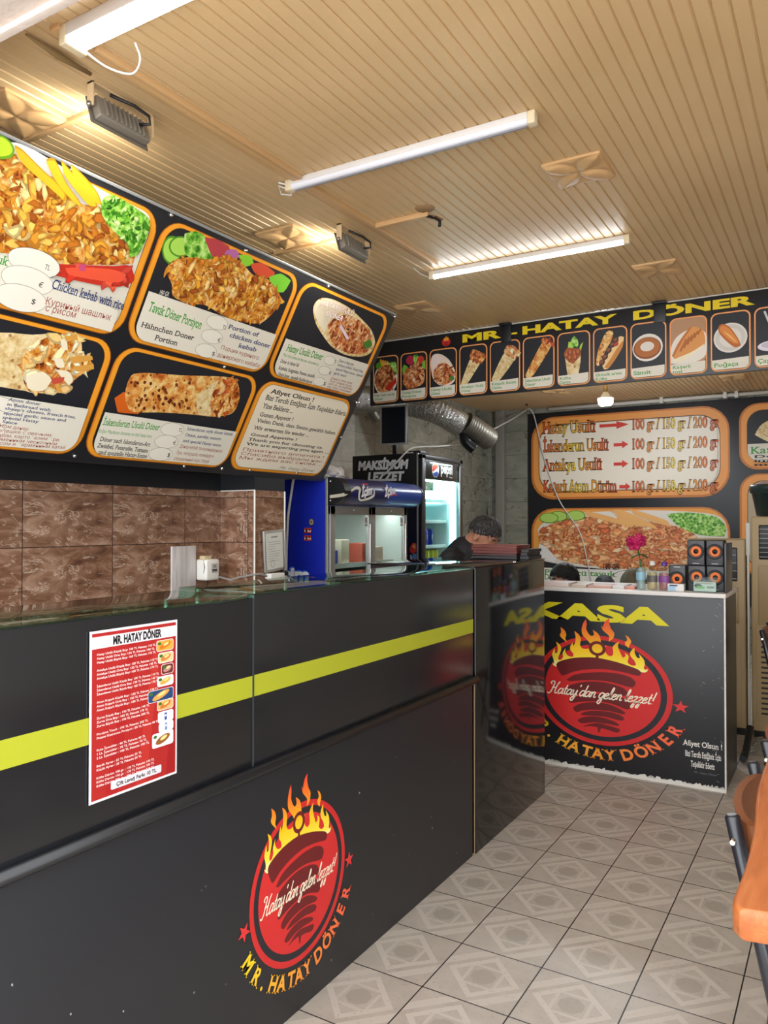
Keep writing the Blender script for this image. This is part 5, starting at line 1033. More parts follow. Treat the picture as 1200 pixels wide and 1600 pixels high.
fs.text('MAKSİMUM', -3.70, 1.965, .50, .070, 'd8d8d6', bold=.06, shear=.12); fs.text('LEZZET', -3.60, 1.865, .36, .070, 'd8d8d6', bold=.06, shear=.12)
fs.build('side_lettering', fr, 'white slanted capitals on black'); fs = Sheet((0, fya-.0005, 0), (1, 0, 0), (0, 0, 1), .0004); fs.rect(-3.12, 1.655, -3.115, 1.80, 'b0b0ae'); fs.rect(-3.30, 1.795, -3.105, 1.80, 'b0b0ae'); fs.rect(-3.30, 1.655, -3.105, 1.66, 'b0b0ae')
fs.build('side_lines', fr); fs = Sheet((0, fya-.0005, 0), (1, 0, 0), (0, 0, 1), .0004); fs.poly(smooth([(-3.18, 1.28), (-3.15, 1.33), (-3.12, 1.325), (-3.115, 1.27), (-3.14, 1.24), (-3.17, 1.25)]), 'c83a28'); fs.poly(smooth([(-3.16, 1.30), (-3.13, 1.32), (-3.125, 1.28)]), 'e0a050'); fs.poly(smooth([(-3.15, 1.24), (-3.115, 1.24), (-3.115, 1.10), (-3.14, 1.10)]), '5a90c0'); fs.poly(smooth([(-3.175, 1.23), (-3.155, 1.22), (-3.15, 1.12), (-3.17, 1.14)]), 'b8b8bc')
fs.build('side_picture', fr, 'small red, orange and blue picture')
def can(x, y, z, col, label, group, h=.152, r=.043):
    t = thing('drink_can', label, 'can', (x, y, z), 0, group)
    MB().lathe([(r*.8, .0), (r, .008), (r, h-.014), (r*.82, h-.003)], (0, 0, 0), n=18).build('can_body', mat('can_'+col, col, .28, metal=.3), t, local=True)
    MB().lathe([(r*.82, h-.003), (r*.80, h), (r*.74, h-.003), (0, h-.003)], (0, 0, 0), n=18).build('lid', M_STEEL, t, local=True)
    mb = MB().lathe([(r*1.01, h*.36), (r*1.015, h*.38), (r*1.015, h*.62), (r*1.01, h*.64)], n=18, sx=1, sy=.55); mb.build('round_badge', mat('can_badge', 'e4e0e8', .4), t, local=True)
    return t
c0 = can(fx1-.105, 5.815, 1.297, '1c3cb0', 'blue drink can on the middle fridge shelf, nearest the door frame', 'blue cans in the fridge')
for k, w in ((1, 'second blue drink can from the door frame in the fridge'), (2, 'third blue drink can from the door frame in the fridge'), (3, 'fourth and farthest blue drink can from the door frame in the fridge')): dup(c0, (fx1-.105, 5.815+.098*k, 1.297), 0, w)
c1 = can(fx1-.105, 5.86, 1.092, 'c8cc3c', 'yellow green drink can on the lower fridge shelf, nearest the door frame', 'yellow cans in the fridge', .17, .040)
for k, w in ((1, 'second'), (2, 'third'), (3, 'fourth'), (4, 'fifth and farthest')): dup(c1, (fx1-.105, 5.86+.09*k, 1.092), 0, w+' yellow green drink can from the door frame in the fridge')
for k, w in ((0, 'small blue bottle lying on the second fridge shelf, nearest the door frame'), (1, 'small pale blue bottle lying on the second fridge shelf, farther from the frame')):
    t = thing('drink_bottle', w, 'bottle', (fx1-.12, 5.82+.09*k, 1.517), 0, 'small bottles on the second fridge shelf')
    MB().lathe([(.018, -.06), (.030, -.055), (.030, .05), (.014, .075)], (fx1-.12, 5.82+.09*k, 1.547), 'X', 14).build('bottle_body', mat('bottle_blue%d' % k, ('4888c8', '9cc4dc')[k], .3), t)
    MB().lathe([(.016, .074), (.016, .092)], (fx1-.12, 5.82+.09*k, 1.547), 'X', 12).build('cap', M_WHITE, t)
# monitor on the fridge
t = thing('monitor', 'small black monitor with a silver frame standing on the drinks fridge', 'monitor', (-3.46, 5.95, fz)); Mm = Matrix.Translation((-3.455, 5.95, fz)) @ Matrix.Rotation(math.radians(4), 4, 'Z')
MB().box((-.125, -.02, .105), (.125, .02, .445), .006, M=Mm).build('casing', M_PLAST, t)
MB().box((-.130, -.026, .100), (.130, -.018, .450), .004, M=Mm).build('bezel', mat('silver_bezel', 'a8a8a8', .35, metal=.4), t)
MB().box((-.115, -.0272, .118), (.115, -.0258, .436), M=Mm).build('screen', mat('dark_screen', '1a1e26', .15), t)
MB().box((-.02, -.005, .01), (.02, .02, .14), .004, M=Mm).build('stem', M_PLAST, t); MB().box((-.11, -.09, .0), (.11, .09, .014), .006, M=Mm).build('foot', M_PLAST, t)
t = thing('set_top_box', 'flat black box beside the monitor on the drinks fridge', 'box', (-3.22, 5.93, fz)); MB().box((-3.30, 5.83, fz), (-3.13, 6.0, fz+.03), .005).build('casing', M_PLAST, t); MB().box((-3.29, 5.826, fz+.008), (-3.2, 5.831, fz+.02), .001).build('white_strip', M_WHITE, t)
# flexible silver duct
mf = mat('silver_foil', 'b0b0ac', .25, metal=.9); N = NT(mf); n1 = N.noise(45, 5); N.bump(n1.outputs['Fac'], .9, .02)
dt = thing('air_duct', 'flexible silver foil air duct running along the back wall', 'duct', (-3.1, 6.9, 2.3))
pp = [onX(535, 622, -3.85), onY(620, 628, 6.7), onY(680, 642, 6.9), onY(722, 665, 7.1)]; path = duct_path([Vector(p) for p in pp]); R = random.Random(9)
MB().tube(path, [.125+.003*math.sin(i*1.6)+R.uniform(-.003, .003) for i in range(len(path))], 24).build('foil_hose', mf, dt)
pp = [onY(726, 660, 7.1), onY(748, 675, 7.25), onY(764, 686, 7.4)]; path = duct_path([Vector(p) for p in pp], 30)
MB().tube(path, [.112+(0, .004, .006, .004)[i % 4] for i in range(len(path))], 20).build('ribbed_sleeve', mat('dull_ribbed_metal', '6c675c', .45, metal=.6), dt)
pp = [onY(727, 668, 7.1), onY(728, 688, 7.15), onY(742, 702, 7.2)]; MB().tube(duct_path([Vector(p) for p in pp], 8), .06, 14).build('strap', M_PLAST, dt)
mb = MB().tube(duct_path([Vector(onX(585, 632, -3.9)), Vector(onX(581, 645, -3.9)), Vector(onX(587, 654, -3.9))], 8), .05, 12); mb.build('wall_collar', mat('dull_metal', '7c786c', .45, metal=.5), dt)
# cables in the back
P = lambda *q: [Vector(onY(a, b, y)) for a, b, y in q]
tag(MB().tube(duct_path(P((600, 742, 5.70), (622, 720, 5.68), (640, 702, 5.70), (660, 698, 6.0), (690, 697, 6.8), (722, 692, 7.4), (760, 676, 8.2), (800, 655, 9.0), (823, 640, 9.6)), 6), .008, 6).build('cable', M_WIRE), 'thin white cable slung from the drinks fridge to the corner of the back wall poster', 'cable')
tag(MB().tube(duct_path(P((823, 640, 9.62), (829, 640, 9.62), (836, 655, 9.64), (850, 715, 9.64), (873, 780, 9.66), (905, 830, 9.66), (918, 878, 9.64), (924, 910, 9.64)), 6), .008, 6).build('cable', M_WIRE), 'thin white cable hanging down across the back wall poster', 'cable')
t = thing('conduit_pipe', 'white conduit pipe along the top of the back wall poster', 'pipe', (-2.0, 9.6, 2.93)); MB().tube([(-3.3, 9.64, 2.965), (-.4, 9.64, 2.965)], .022, 10).build('pipe', M_WPAINT, t)
for x in (-1.9, -1.2, -1.08): MB().box((x-.02, 9.60, 2.93), (x+.02, 9.70, 3.0), .004).build('clip', M_WPAINT, t)
tag(MB().tube([Vector(onY(823, 600, 9.3)), Vector(onY(823, 640, 9.3))+Vector((0, 0, .05))], .018, 8).build('hanging_rod', mat('maroon_paint', '5a2c2c', .5)), 'thin maroon rod hanging from the ceiling by the poster corner', 'rod')
tag(MB().tube(P((757, 700, 9.66), (758, 760, 9.66), (764, 830, 9.66), (768, 880, 9.66)), .007, 6).build('cable', M_PLAST), 'thin black cable down the grey corner wall', 'cable')
# ---------------------------------------------------------------- stack of trays on the counter end
def tray(z, col, label, x0=-1.80, x1=-1.525, dy=0.0, h=.018, rz=0.0):
    t = thing('menu_folder', label, 'folder', ((x0+x1)/2, 4.06, z), rz, 'menu folders stacked on the counter end'); w = (x1-x0)/2
    MB().box((-w, -.10, .0), (w, .10, .003), .001).box((-w, -.10, h-.003), (w, .10, h), .001).box((-w, .094, 0), (w, .10, h), .001).build('cover', mat('folder_'+col, col, .35), t, local=True)
    MB().box((-w+.006, -.096, .0032), (w-.004, .093, h-.0032)).build('pages', mat('folder_pages_'+col, '6a3a34' if col != '17161a' else '3a383a', .6), t, local=True)
    return t
z = 1.3025
for k, (h, c, l) in enumerate(((.017, '17161a', 'black folder at the bottom of the left stack on the counter end'), (.012, '2a2426', 'dark grey folder second from the bottom of the left stack on the counter end'), (.016, '6a2a26', 'dark red folder third from the bottom of the left stack on the counter end'), (.016, '7a322c', 'reddish brown folder fourth from the bottom of the left stack on the counter end'), (.014, '8a4438', 'light red brown folder topmost of the left stack on the counter end'))):
    tray(z, c, l, -1.81+.004*(k % 3), -1.535-.003*(k % 2), h=h); z += h+.0004
z = 1.3025
for k, (h, l) in enumerate(((.020, 'black folder at the bottom of the right stack on the counter end'), (.018, 'black folder in the middle of the right stack on the counter end'), (.017, 'black folder topmost of the right stack on the counter end'))):
    tray(z, '17161a', l, -1.525+.004*k, -1.468-.008*(k % 2), h=h); z += h+.0004
# ---------------------------------------------------------------- things on the cash desk
ZD2 = 1.1042; YD = 4.80
def speaker(x, z, label, up=True, first=[None]):
    if first[0] is None:
        t = thing('speaker', label, 'speaker', (x, YD, z), 0, 'small orange coned speakers on the cash desk'); w, h, d = .0485, .148, .10
        MB().box((-w, 0, 0), (w, d, h), .006).build('cabinet', mat('speaker_black', '26262a', .45), t, local=True)
        MB().box((-w+.003, -.004, .002), (w-.003, .002, h-.002), .003).build('front_baffle', mat('speaker_grey', '3a3a3e', .4), t, local=True)
        c = (0, -.004, h*.55); Mx = Matrix.Translation(c) @ Matrix.Rotation(math.pi/2, 4, 'X')
        def lat(prof, name, m): 
            mb = MB().lathe(prof, n=28); mb.bm.transform(Mx); return mb.build(name, m, t, local=True)
        lat([(.044, -.001), (.045, .003), (.038, .004), (.031, -.001)], 'surround', M_PLAST); lat([(.031, -.0005), (.030, .003), (.020, .003), (.014, .0005)], 'cone_ring', mat('orange_cone', 'e8742c', .45)); lat([(.0145, .000), (.012, .004), (0, .006)], 'dust_cap', M_PLAST)
        MB().box((-.018, -.0055, .010), (.018, -.004, .0135)).build('name_strip', mat('speaker_strip', 'c8c4c0', .4), t, local=True)
        first[0] = t
    else: t = dup(first[0], (x, YD, z), 0, label)
    if not up: t.matrix_basis = Matrix.Translation((x, YD, z+.148)) @ Matrix.Rotation(math.pi, 4, 'Y')
    return t
speaker(-.865, ZD2, 'leftmost small speaker of the lower row, with a white box before it', False)
speaker(-.757, ZD2, 'small speaker in the middle of the lower speaker row on the cash desk')
speaker(-.656, ZD2, 'small speaker at the right end of the lower speaker row on the cash desk')
speaker(-.760, ZD2+.1485, 'left one of the two small speakers stacked on top of the others')
speaker(-.658, ZD2+.1485, 'right one of the two small speakers stacked on top of the others')
def clearbottle(x, y, H, r, mats, label, cap, liquid, lab, name='cologne_bottle', sx=1, sy=1):
    t = thing(name, label, 'bottle', (x, y, ZD2))
    MB().lathe([(r*.94, 0), (r, .006), (r, H*.62), (r*.9, H*.70), (r*.38, H*.84), (r*.36, H*.9)], n=20, sx=sx, sy=sy).build('glass_body', mats, t, local=True)
    MB().lathe([(r*.86, .004), (r*.90, .01), (r*.90, H*.58), (r*.3, H*.64)], n=20, sx=sx, sy=sy).build('liquid', liquid, t, local=True)
    if cap: MB().lathe([(r*.55, H*.86), (r*.57, H*.875), (r*.55, H), (r*.4, H*1.01)], n=16).build('cap', cap, t, local=True)
    MB().lathe([(r*1.012, H*.28), (r*1.015, H*.285), (r*1.015, H*.5), (r*1.012, H*.505)], n=20, sx=sx, sy=sy).build('paper_label', lab, t, local=True)
    return t
def liquidmat(n, c):
    m = mat(n, c, .05, spec=.6); m.node_tree.nodes['Principled BSDF'].inputs['Alpha'].default_value = .55; return m
clearbottle(-1.058, 4.735, .205, .027, M_CLEAR, 'clear water bottle used as a vase for the magenta rose on the cash desk', None, liquidmat('water', 'b8c8cc'), mat('label_blue', '8cb8cc', .4), 'water_bottle')
clearbottle(-.998, 4.76, .168, .030, M_CLEAR, 'bottle of pale golden cologne with a white cap beside the rose vase', mat('cap_white', 'dcd8d4', .3), liquidmat('cologne_gold', 'd8b478'), mat('label_dark', '5a5450', .4), sy=.7)
clearbottle(-.930, 4.76, .165, .032, M_CLEAR, 'bottle of pink cologne with a purple cap beside the lower left speaker', mat('cap_purple', '5a2c84', .3), liquidmat('cologne_pink', 'c05a68'), mat('label_purple', '7c4088', .4), sy=.7)
fw = thing('rose', 'magenta rose with green leaves standing in a water bottle on the cash desk', 'flower', (-1.058, 4.735, 1.16))
c = Vector((-1.082, 4.725, 1.378)); M_PET = mat('magenta_petal', 'b81458', .5); R = random.Random(12)
mb = MB()
def petal(mb, c, az, el, r, sz):
    d = Vector((math.cos(az)*math.cos(el), math.sin(az)*math.cos(el), math.sin(el))); sx = Vector((-math.sin(az), math.cos(az), 0)); up = sx.cross(d)*-1
    rows = []
    for i in range(6):
        v = i/5; rr = []
        for j in range(7):
            u = j/6*2-1; wd = sz*(math.sin(math.pi*(.15+.8*v))**.6); p = c+d*(r*(.55+.45*math.sin(v*1.7)))+up*(v-.35)*sz*1.1+sx*u*wd*.62-d*(u*u)*sz*.25+d*(max(0, v-.7)*sz*.7); p.z += .004*math.sin(u*5+az*3)*v; rr.append(p)
        rows.append(rr)
    mb.grid(rows)
for n, (r, el, sz) in enumerate(((.012, 1.0, .030), (.024, .7, .036), (.036, .40, .042), (.045, .10, .044), (.048, -.25, .042), (.044, -.6, .036))):
    for k in range(5+2*n): petal(mb, c, 2*math.pi*k/(5+2*n)+n*.7+R.uniform(-.15, .15), el+R.uniform(-.12, .12), r, sz)
for q in ((.034, .01, .02), (-.036, -.005, .012), (.012, -.03, -.03), (-.02, -.03, -.032), (.02, -.02, .036)):
    for n, (r, el, sz) in enumerate(((.006, 1.0, .018), (.013, .6, .022), (.018, .15, .024))):
        for k in range(4+n): petal(mb, c+Vector(q), 2*math.pi*k/(4+n)+n*.8, el, r, sz)
mb.build('bloom', M_PET, fw, solid=.0008)
MB().tube([(-1.058, 4.735, 1.14), (-1.06, 4.734, 1.26), (-1.072, 4.728, 1.34)], .004, 8).build('stem', mat('stem_green', '3a6a2c', .5), fw)
for a, l in ((2.6, .055), (.3, .05), (3.6, .045)):
    rows = []; b = Vector((-1.062, 4.733, 1.312)); d = Vector((math.cos(a), -.35, -.25)).normalized(); sd = d.cross(Vector((0, 0, 1))).normalized()
    for i in range(8):
        v = i/7; w = .019*math.sin(math.pi*min(1, v*.93+.05))
        rows.append([b+d*l*v+sd*w*u+Vector((0, 0, -.012*v*v+.006*abs(u))) for u in (-1, -.5, 0, .5, 1)])
    MB().grid(rows).build('leaf', mat('leaf_green', '2c5a28', .45), fw, solid=.0008)
def flat(name, lab, cat, a, b, col, m=None, grp=None): return tag(MB().box(a, b, .001).build(name, m or mat('paper_'+col, col, .55)), lab, cat, grp)
t = thing('small_box', 'small white box with pale blue end before the lower left speaker', 'box', (-.862, 4.745, ZD2))
MB().box((-.905, 4.725, ZD2), (-.815, 4.775, ZD2+.042), .002).build('carton', mat('box_white', 'dcdcdc', .45), t); s = Sheet((0, 4.7248, 0), (1, 0, 0), (0, 0, 1), 0); s.rect(-.903, ZD2+.002, -.86, ZD2+.026, '9cc4dc'); s.rect(-.895, ZD2+.028, -.85, ZD2+.036, '3c4c6c'); s.build('print', t)
t = thing('card_holder', 'clear holder with green and white cards before the lower right speakers', 'card holder', (-.70, 4.73, ZD2))
MB().box((-.765, 4.715, ZD2), (-.64, 4.719, ZD2+.075)).box((-.765, 4.752, ZD2), (-.64, 4.756, ZD2+.085)).box((-.765, 4.715, ZD2), (-.64, 4.756, ZD2+.004)).build('holder', M_CLEAR, t)
MB().box((-.762, 4.720, ZD2+.005), (-.643, 4.751, ZD2+.060), .001).build('cards', mat('cards_white', 'd4d4cc', .5), t); s = Sheet((0, 4.7198, 0), (1, 0, 0), (0, 0, 1), 0); s.poly(ell(-.735, ZD2+.036, .022, .012, 16, -.2), '3c4c44'); s.poly(ell(-.725, ZD2+.028, .026, .008, 16), '7cb858'); s.rect(-.69, ZD2+.024, -.652, ZD2+.036, '8a8a80'); s.rect(-.75, ZD2+.048, -.66, ZD2+.054, 'b09a88'); s.build('print', t)
flat('stacked_paper', 'white stack of paper at the left end of the cash desk', 'paper', (-1.66, 4.71, ZD2), (-1.49, 4.90, ZD2+.022), 'd8c8c4')
flat('paper_pad', 'pale pad left of the middle on the cash desk top', 'paper', (-1.47, 4.71, ZD2), (-1.38, 4.88, ZD2+.016), 'c8b8a8')
flat('pink_notebook', 'pinkish notebook on the cash desk top before the dark haired head', 'notebook', (-1.37, 4.71, ZD2), (-1.225, 4.90, ZD2+.014), 'c89c8c')
flat('white_notebook', 'white notebook right of the pinkish notebook on the cash desk', 'notebook', (-1.22, 4.71, ZD2), (-1.15, 4.90, ZD2+.018), 'd4d0cc')
flat('red_notebook', 'salmon red notebook left of the rose vase', 'notebook', (-1.145, 4.712, ZD2), (-1.09, 4.86, ZD2+.015), 'd08c7c')
flat('dark_panel', 'narrow dark grey panel standing at the right end of the cash desk', 'panel', (-.598, 4.72, ZD2), (-.588, 4.98, 1.385), '2c2c30', mat('dark_grey_panel', '34343a', .3))
# ---------------------------------------------------------------- air conditioners
M_AC = mat('ac_beige', 'b49c74', .42, spec=.4); M_ACD = mat('ac_beige_front', 'a48c64', .4)
def aircon(x0, x1, y, H, label, ng):
    t = thing('air_conditioner', label, 'air conditioner', ((x0+x1)/2, y+.15, 0), 0, 'floor standing air conditioners')
    MB().box((x0, y, .05), (x1, y+.30, H), .012).build('casing', M_AC, t); MB().box((x0+.01, y+.02, 0), (x1-.01, y+.28, .05)).build('plinth', M_PLAST, t)
    MB().box((x0+.045, y-.006, .79), (x1-.045, y+.004, H-.34), .004).build('front_panel', M_ACD, t)
    g = MB().box((x0+.05, y-.004, H-.30), (x1-.05, y+.004, H-.06), .008).build('air_outlet', mat('ac_vent_dark', '18191c', .4), t)
    mb = MB()
    for k in range(ng): z = H-.285+k*.225/ng; mb.box((x0+.055, y-.014, z), (x1-.055, y-.003, z+.006), .001)
    mb.build('louvre_blades', mat('ac_blade', '8c8c90', .35, metal=.3), g)
    l = MB().box((x0+.03, y-.003, .12), (x1-.03, y+.003, .775), .002).build('intake_panel', M_AC, t); mb = MB()
    for k in range(16):
        z = .17+.0355*k; mb.prism([(0, 0), (.0, .012), (.5, .016), (.5, -.004)], .002, Matrix((((x1-x0-.16), 0, 0, x0+.06), (0, 0, -1, y-.003), (0, 1, 0, z), (0, 0, 0, 1))))
    mb.build('intake_slots', mat('ac_slot', '2c2418', .6), l)
    return t
aircon(-1.0, -.625, 6.0, 1.385, 'beige floor air conditioner half hidden behind the cash desk', 4)
aircon(-.585, -.08, 5.98, 1.545, 'beige floor air conditioner at the right picture edge with a dark green bucket on top', 7)
t = thing('bucket', 'dark green bucket standing on the right air conditioner', 'bucket', (-.425, 6.13, 1.5455))
MB().lathe([(.13, 0), (.138, .006), (.170, .175), (.174, .18)], (-.425, 6.13, 1.5455), n=32).build('body', mat('bucket_green', '1e2c2a', .35), t)
MB().lathe([(.170, .172), (.182, .174), (.184, .2), (.184, .222), (.176, .226), (.168, .218), (.165, .18)], (-.425, 6.13, 1.5455), n=32).lathe([(.170, .165), (.178, .167), (.178, .172), (.170, .174)], (-.425, 6.13, 1.5455), n=32).build('rim', mat('bucket_rim', '2a3836', .35), t)
R = random.Random(1); tmp = bmesh.new(); bmesh.ops.create_icosphere(tmp, subdivisions=3, radius=1)
for v in tmp.verts: v.co = Vector((v.co.x*.155, v.co.y*.155, v.co.z*.05))*(1+.12*R.uniform(-1, 1))
o = MB(); o._merge(tmp, 0, False, Matrix.Translation((-.425, 6.13, 1.5455+.205))); o.build('pinkish_liner', mat('pale_pink_cloth', 'c8b0ac', .6), t)
tag(MB().box((-.622, 6.02, 1.27), (-.594, 6.04, 1.50), .003).box((-.615, 6.02, .0), (-.600, 6.03, 1.27), .002).build('white_strip', M_WPAINT), 'narrow white upright strip between the two air conditioners', 'strip')
R = random.Random(8); mb = MB()
for k in range(5):
    a = [Vector((-.56+.05*R.random(), 5.55+.07*j+R.uniform(-.05, .05), .010+.03*R.random())) for j in range(6)]; mb.tube(duct_path(a, 5), .005, 6)
tag(mb.build('cable_tangle', mat('pale_cable', '9a968c', .5)), 'tangle of pale cables on the floor before the air conditioners', 'cables')
tag(MB().tube([(-.57, 5.30, .03), (-.575, 5.5, .03), (-.56, 5.62, .16)], .022, 10).build('black_hose', M_PLAST), 'short black hose on the floor behind the cash desk corner', 'hose')
# ---------------------------------------------------------------- bistro chairs along the right
def m_wood():
    m = mat('orange_brown_plywood', 'b8652c', .38, spec=.45); N = NT(m); v = N.vmath('MULTIPLY', N.co(), (22, 2.2, 22)); n = N.noise(2.4, 6, v, 1.2); N.base(N.ramp(n.outputs['Fac'], [(.3, '94502a'), (.5, 'a45c30'), (.7, 'b0683a')])); return m
M_WOOD = m_wood(); M_WOODD = mat('dark_brown_plywood', '6a3820', .4); M_TUBE = mat('black_tube', '1e2026', .28, spec=.6)
def chair(x, y, label, rz=0.0, crest=True, first=[None]):
    if first[0] is not None and crest: return dup(first[0], (x, y, 0), rz, label)
    t = thing('bistro_chair', label, 'chair', (x, y, 0), rz, 'chairs along the right side')
    hw = .212
    for s in (-1, 1):
        MB().tube([(0, s*hw, .885), (0.001, s*hw, .88), (.19, s*hw, 0.0)], [.010, .0155, .0155], 14).build('rear_leg', M_TUBE, t, local=True)
        MB().tube([(.40, s*(hw-.03), .44), (-.02, s*(hw-.03), 0.0)], .0145, 12).build('cross_leg', M_TUBE, t, local=True)
        MB().tube([(.004, s*hw-.028, .835), (.004, s*hw+.028, .835)], .0055, 8).build('bolt', M_CHROME, t, local=True)
    MB().tube([(.075, -hw, .43), (.095, 0, .43), (.075, hw, .43)], .011, 10).build('stretcher', M_TUBE, t, local=True)
    MB().box((.06, -.20, .435), (.46, .20, .455), .012).build('seat', M_WOODD, t, local=True)
    if crest:
        rows = []; n = 22
        def pt(u, inner, zt):
            a = u*math.pi/2*.98; r = 1.0 if inner == 0 else .95
            xx = .034-.050*math.cos(a)+(0 if inner == 0 else 0.016); yy = (hw-.018)*r*math.sin(a)
            return Vector((xx+.02*(.87-zt)/.16, yy, zt))
        U = [i/n*2-1 for i in range(n+1)]; zt = lambda u: .872-.012*abs(u)**2; zb = lambda u: .715+.045*abs(u)**3
        for f in ((0, zt, 0), (1, zt, 0), (1, zb, 1), (0, zb, 1), (0, zt, 0)): rows.append([pt(u, f[0], f[1](u)) for u in U])
        V = MB().grid(rows, smooth=False)
        for u in (-1, 1): V.bm.faces.new([V.bm.verts.new(pt(u, i, z(u))) for i, z in ((0, zt), (1, zt), (1, zb), (0, zb))])
        V.build('curved_backrest', mat('brown_plywood', '7c4a2c', .38, spec=.45), t, local=True)
        first[0] = t
    return t
chair(-.215, 2.0, 'brown bistro chair with curved plywood back, directly behind the nearest chair back')
chair(-.205, 2.66, 'brown bistro chair with curved plywood back, third along the right edge from the camera')
chair(-.43, 5.16, 'brown bistro chair farthest along the right edge, standing before the right air conditioner')
c0 = chair(-.085, 1.515, 'nearest bistro chair with a broad flared orange plywood back at the right edge', 0, False)
L = [onZ(*q, .93) for q in ((1204, 1168), (1200, 1180), (1183, 1230), (1178, 1290), (1166, 1345), (1153, 1380), (1145, 1400), (1146, 1412), (1156, 1421))]
pts = smooth([(v.x, v.y) for v in L]+[(L[-1].x+.06, L[-1].y+.012), (-.03, 1.29), (-.008, 1.34), (-.004, 1.55), (-.020, 1.80), (-.065, 2.05), (-.11, 2.19)], 3, 60); n = len(pts); rows = []
for ins, z in ((.004, .884), (.0, .890), (.0, .920), (.0010, .926), (.0030, .9295), (.0060, .9310)):
    r = []
    for i in range(n):
        x, y = pts[i]; m = -.09; r.append(Vector((x+ins*max(-1, min(1, (m-x)/.03)), y+(ins if y < 1.33 else 0), z)))
    rows.append(r)
mb = MB().grid(rows, closed=True); mb.bm.faces.new([mb.bm.verts.new(v) for v in rows[-1]]); mb.bm.faces.new([mb.bm.verts.new(v) for v in rows[0]])
mb.build('flared_backrest', M_WOOD, c0)
# ---------------------------------------------------------------- people
M_SKIN = mat('skin', 'b07a60', .5); M_HAIRG = mat('grey_black_hair', '2c2a2a', .55, bump=(160, .8)); M_HAIR = mat('black_hair', '141212', .5, bump=(160, .8)); M_SHIRT = mat('black_shirt', '121318', .7, bump=(90, .2)); M_DARK = mat('dark_trousers', '1a1c22', .8)
n_ = NT(M_HAIRG); nn = n_.noise(140, 5); n_.base(n_.ramp(nn.outputs['Fac'], [(.38, '1c1a1a'), (.55, '2e2c2b'), (.80, '6a6662')]))
def organic(name, fill, m, parent, vox=.008, it=5):
    mb = MB(); fill(mb); o = mb.build('tmp_'+name, m)
    r = o.modifiers.new('r', 'REMESH'); r.mode = 'VOXEL'; r.voxel_size = vox; r.use_smooth_shade = True
    s = o.modifiers.new('s', 'SMOOTH'); s.iterations = it; s.factor = .5
    me = evalmesh(o); me.transform(rootmat(parent).inverted()); me.name = name
    bpy.data.objects.remove(o); me.materials.clear(); me.materials.append(m)
    for p in me.polygons: p.use_smooth = True
    return link(name, me, parent)
def limb(mb, pts, rs):
    mb.tube(pts, rs, 14)
    for p, r in zip(pts, rs): mb.ball(p, r*1.0, n=14)
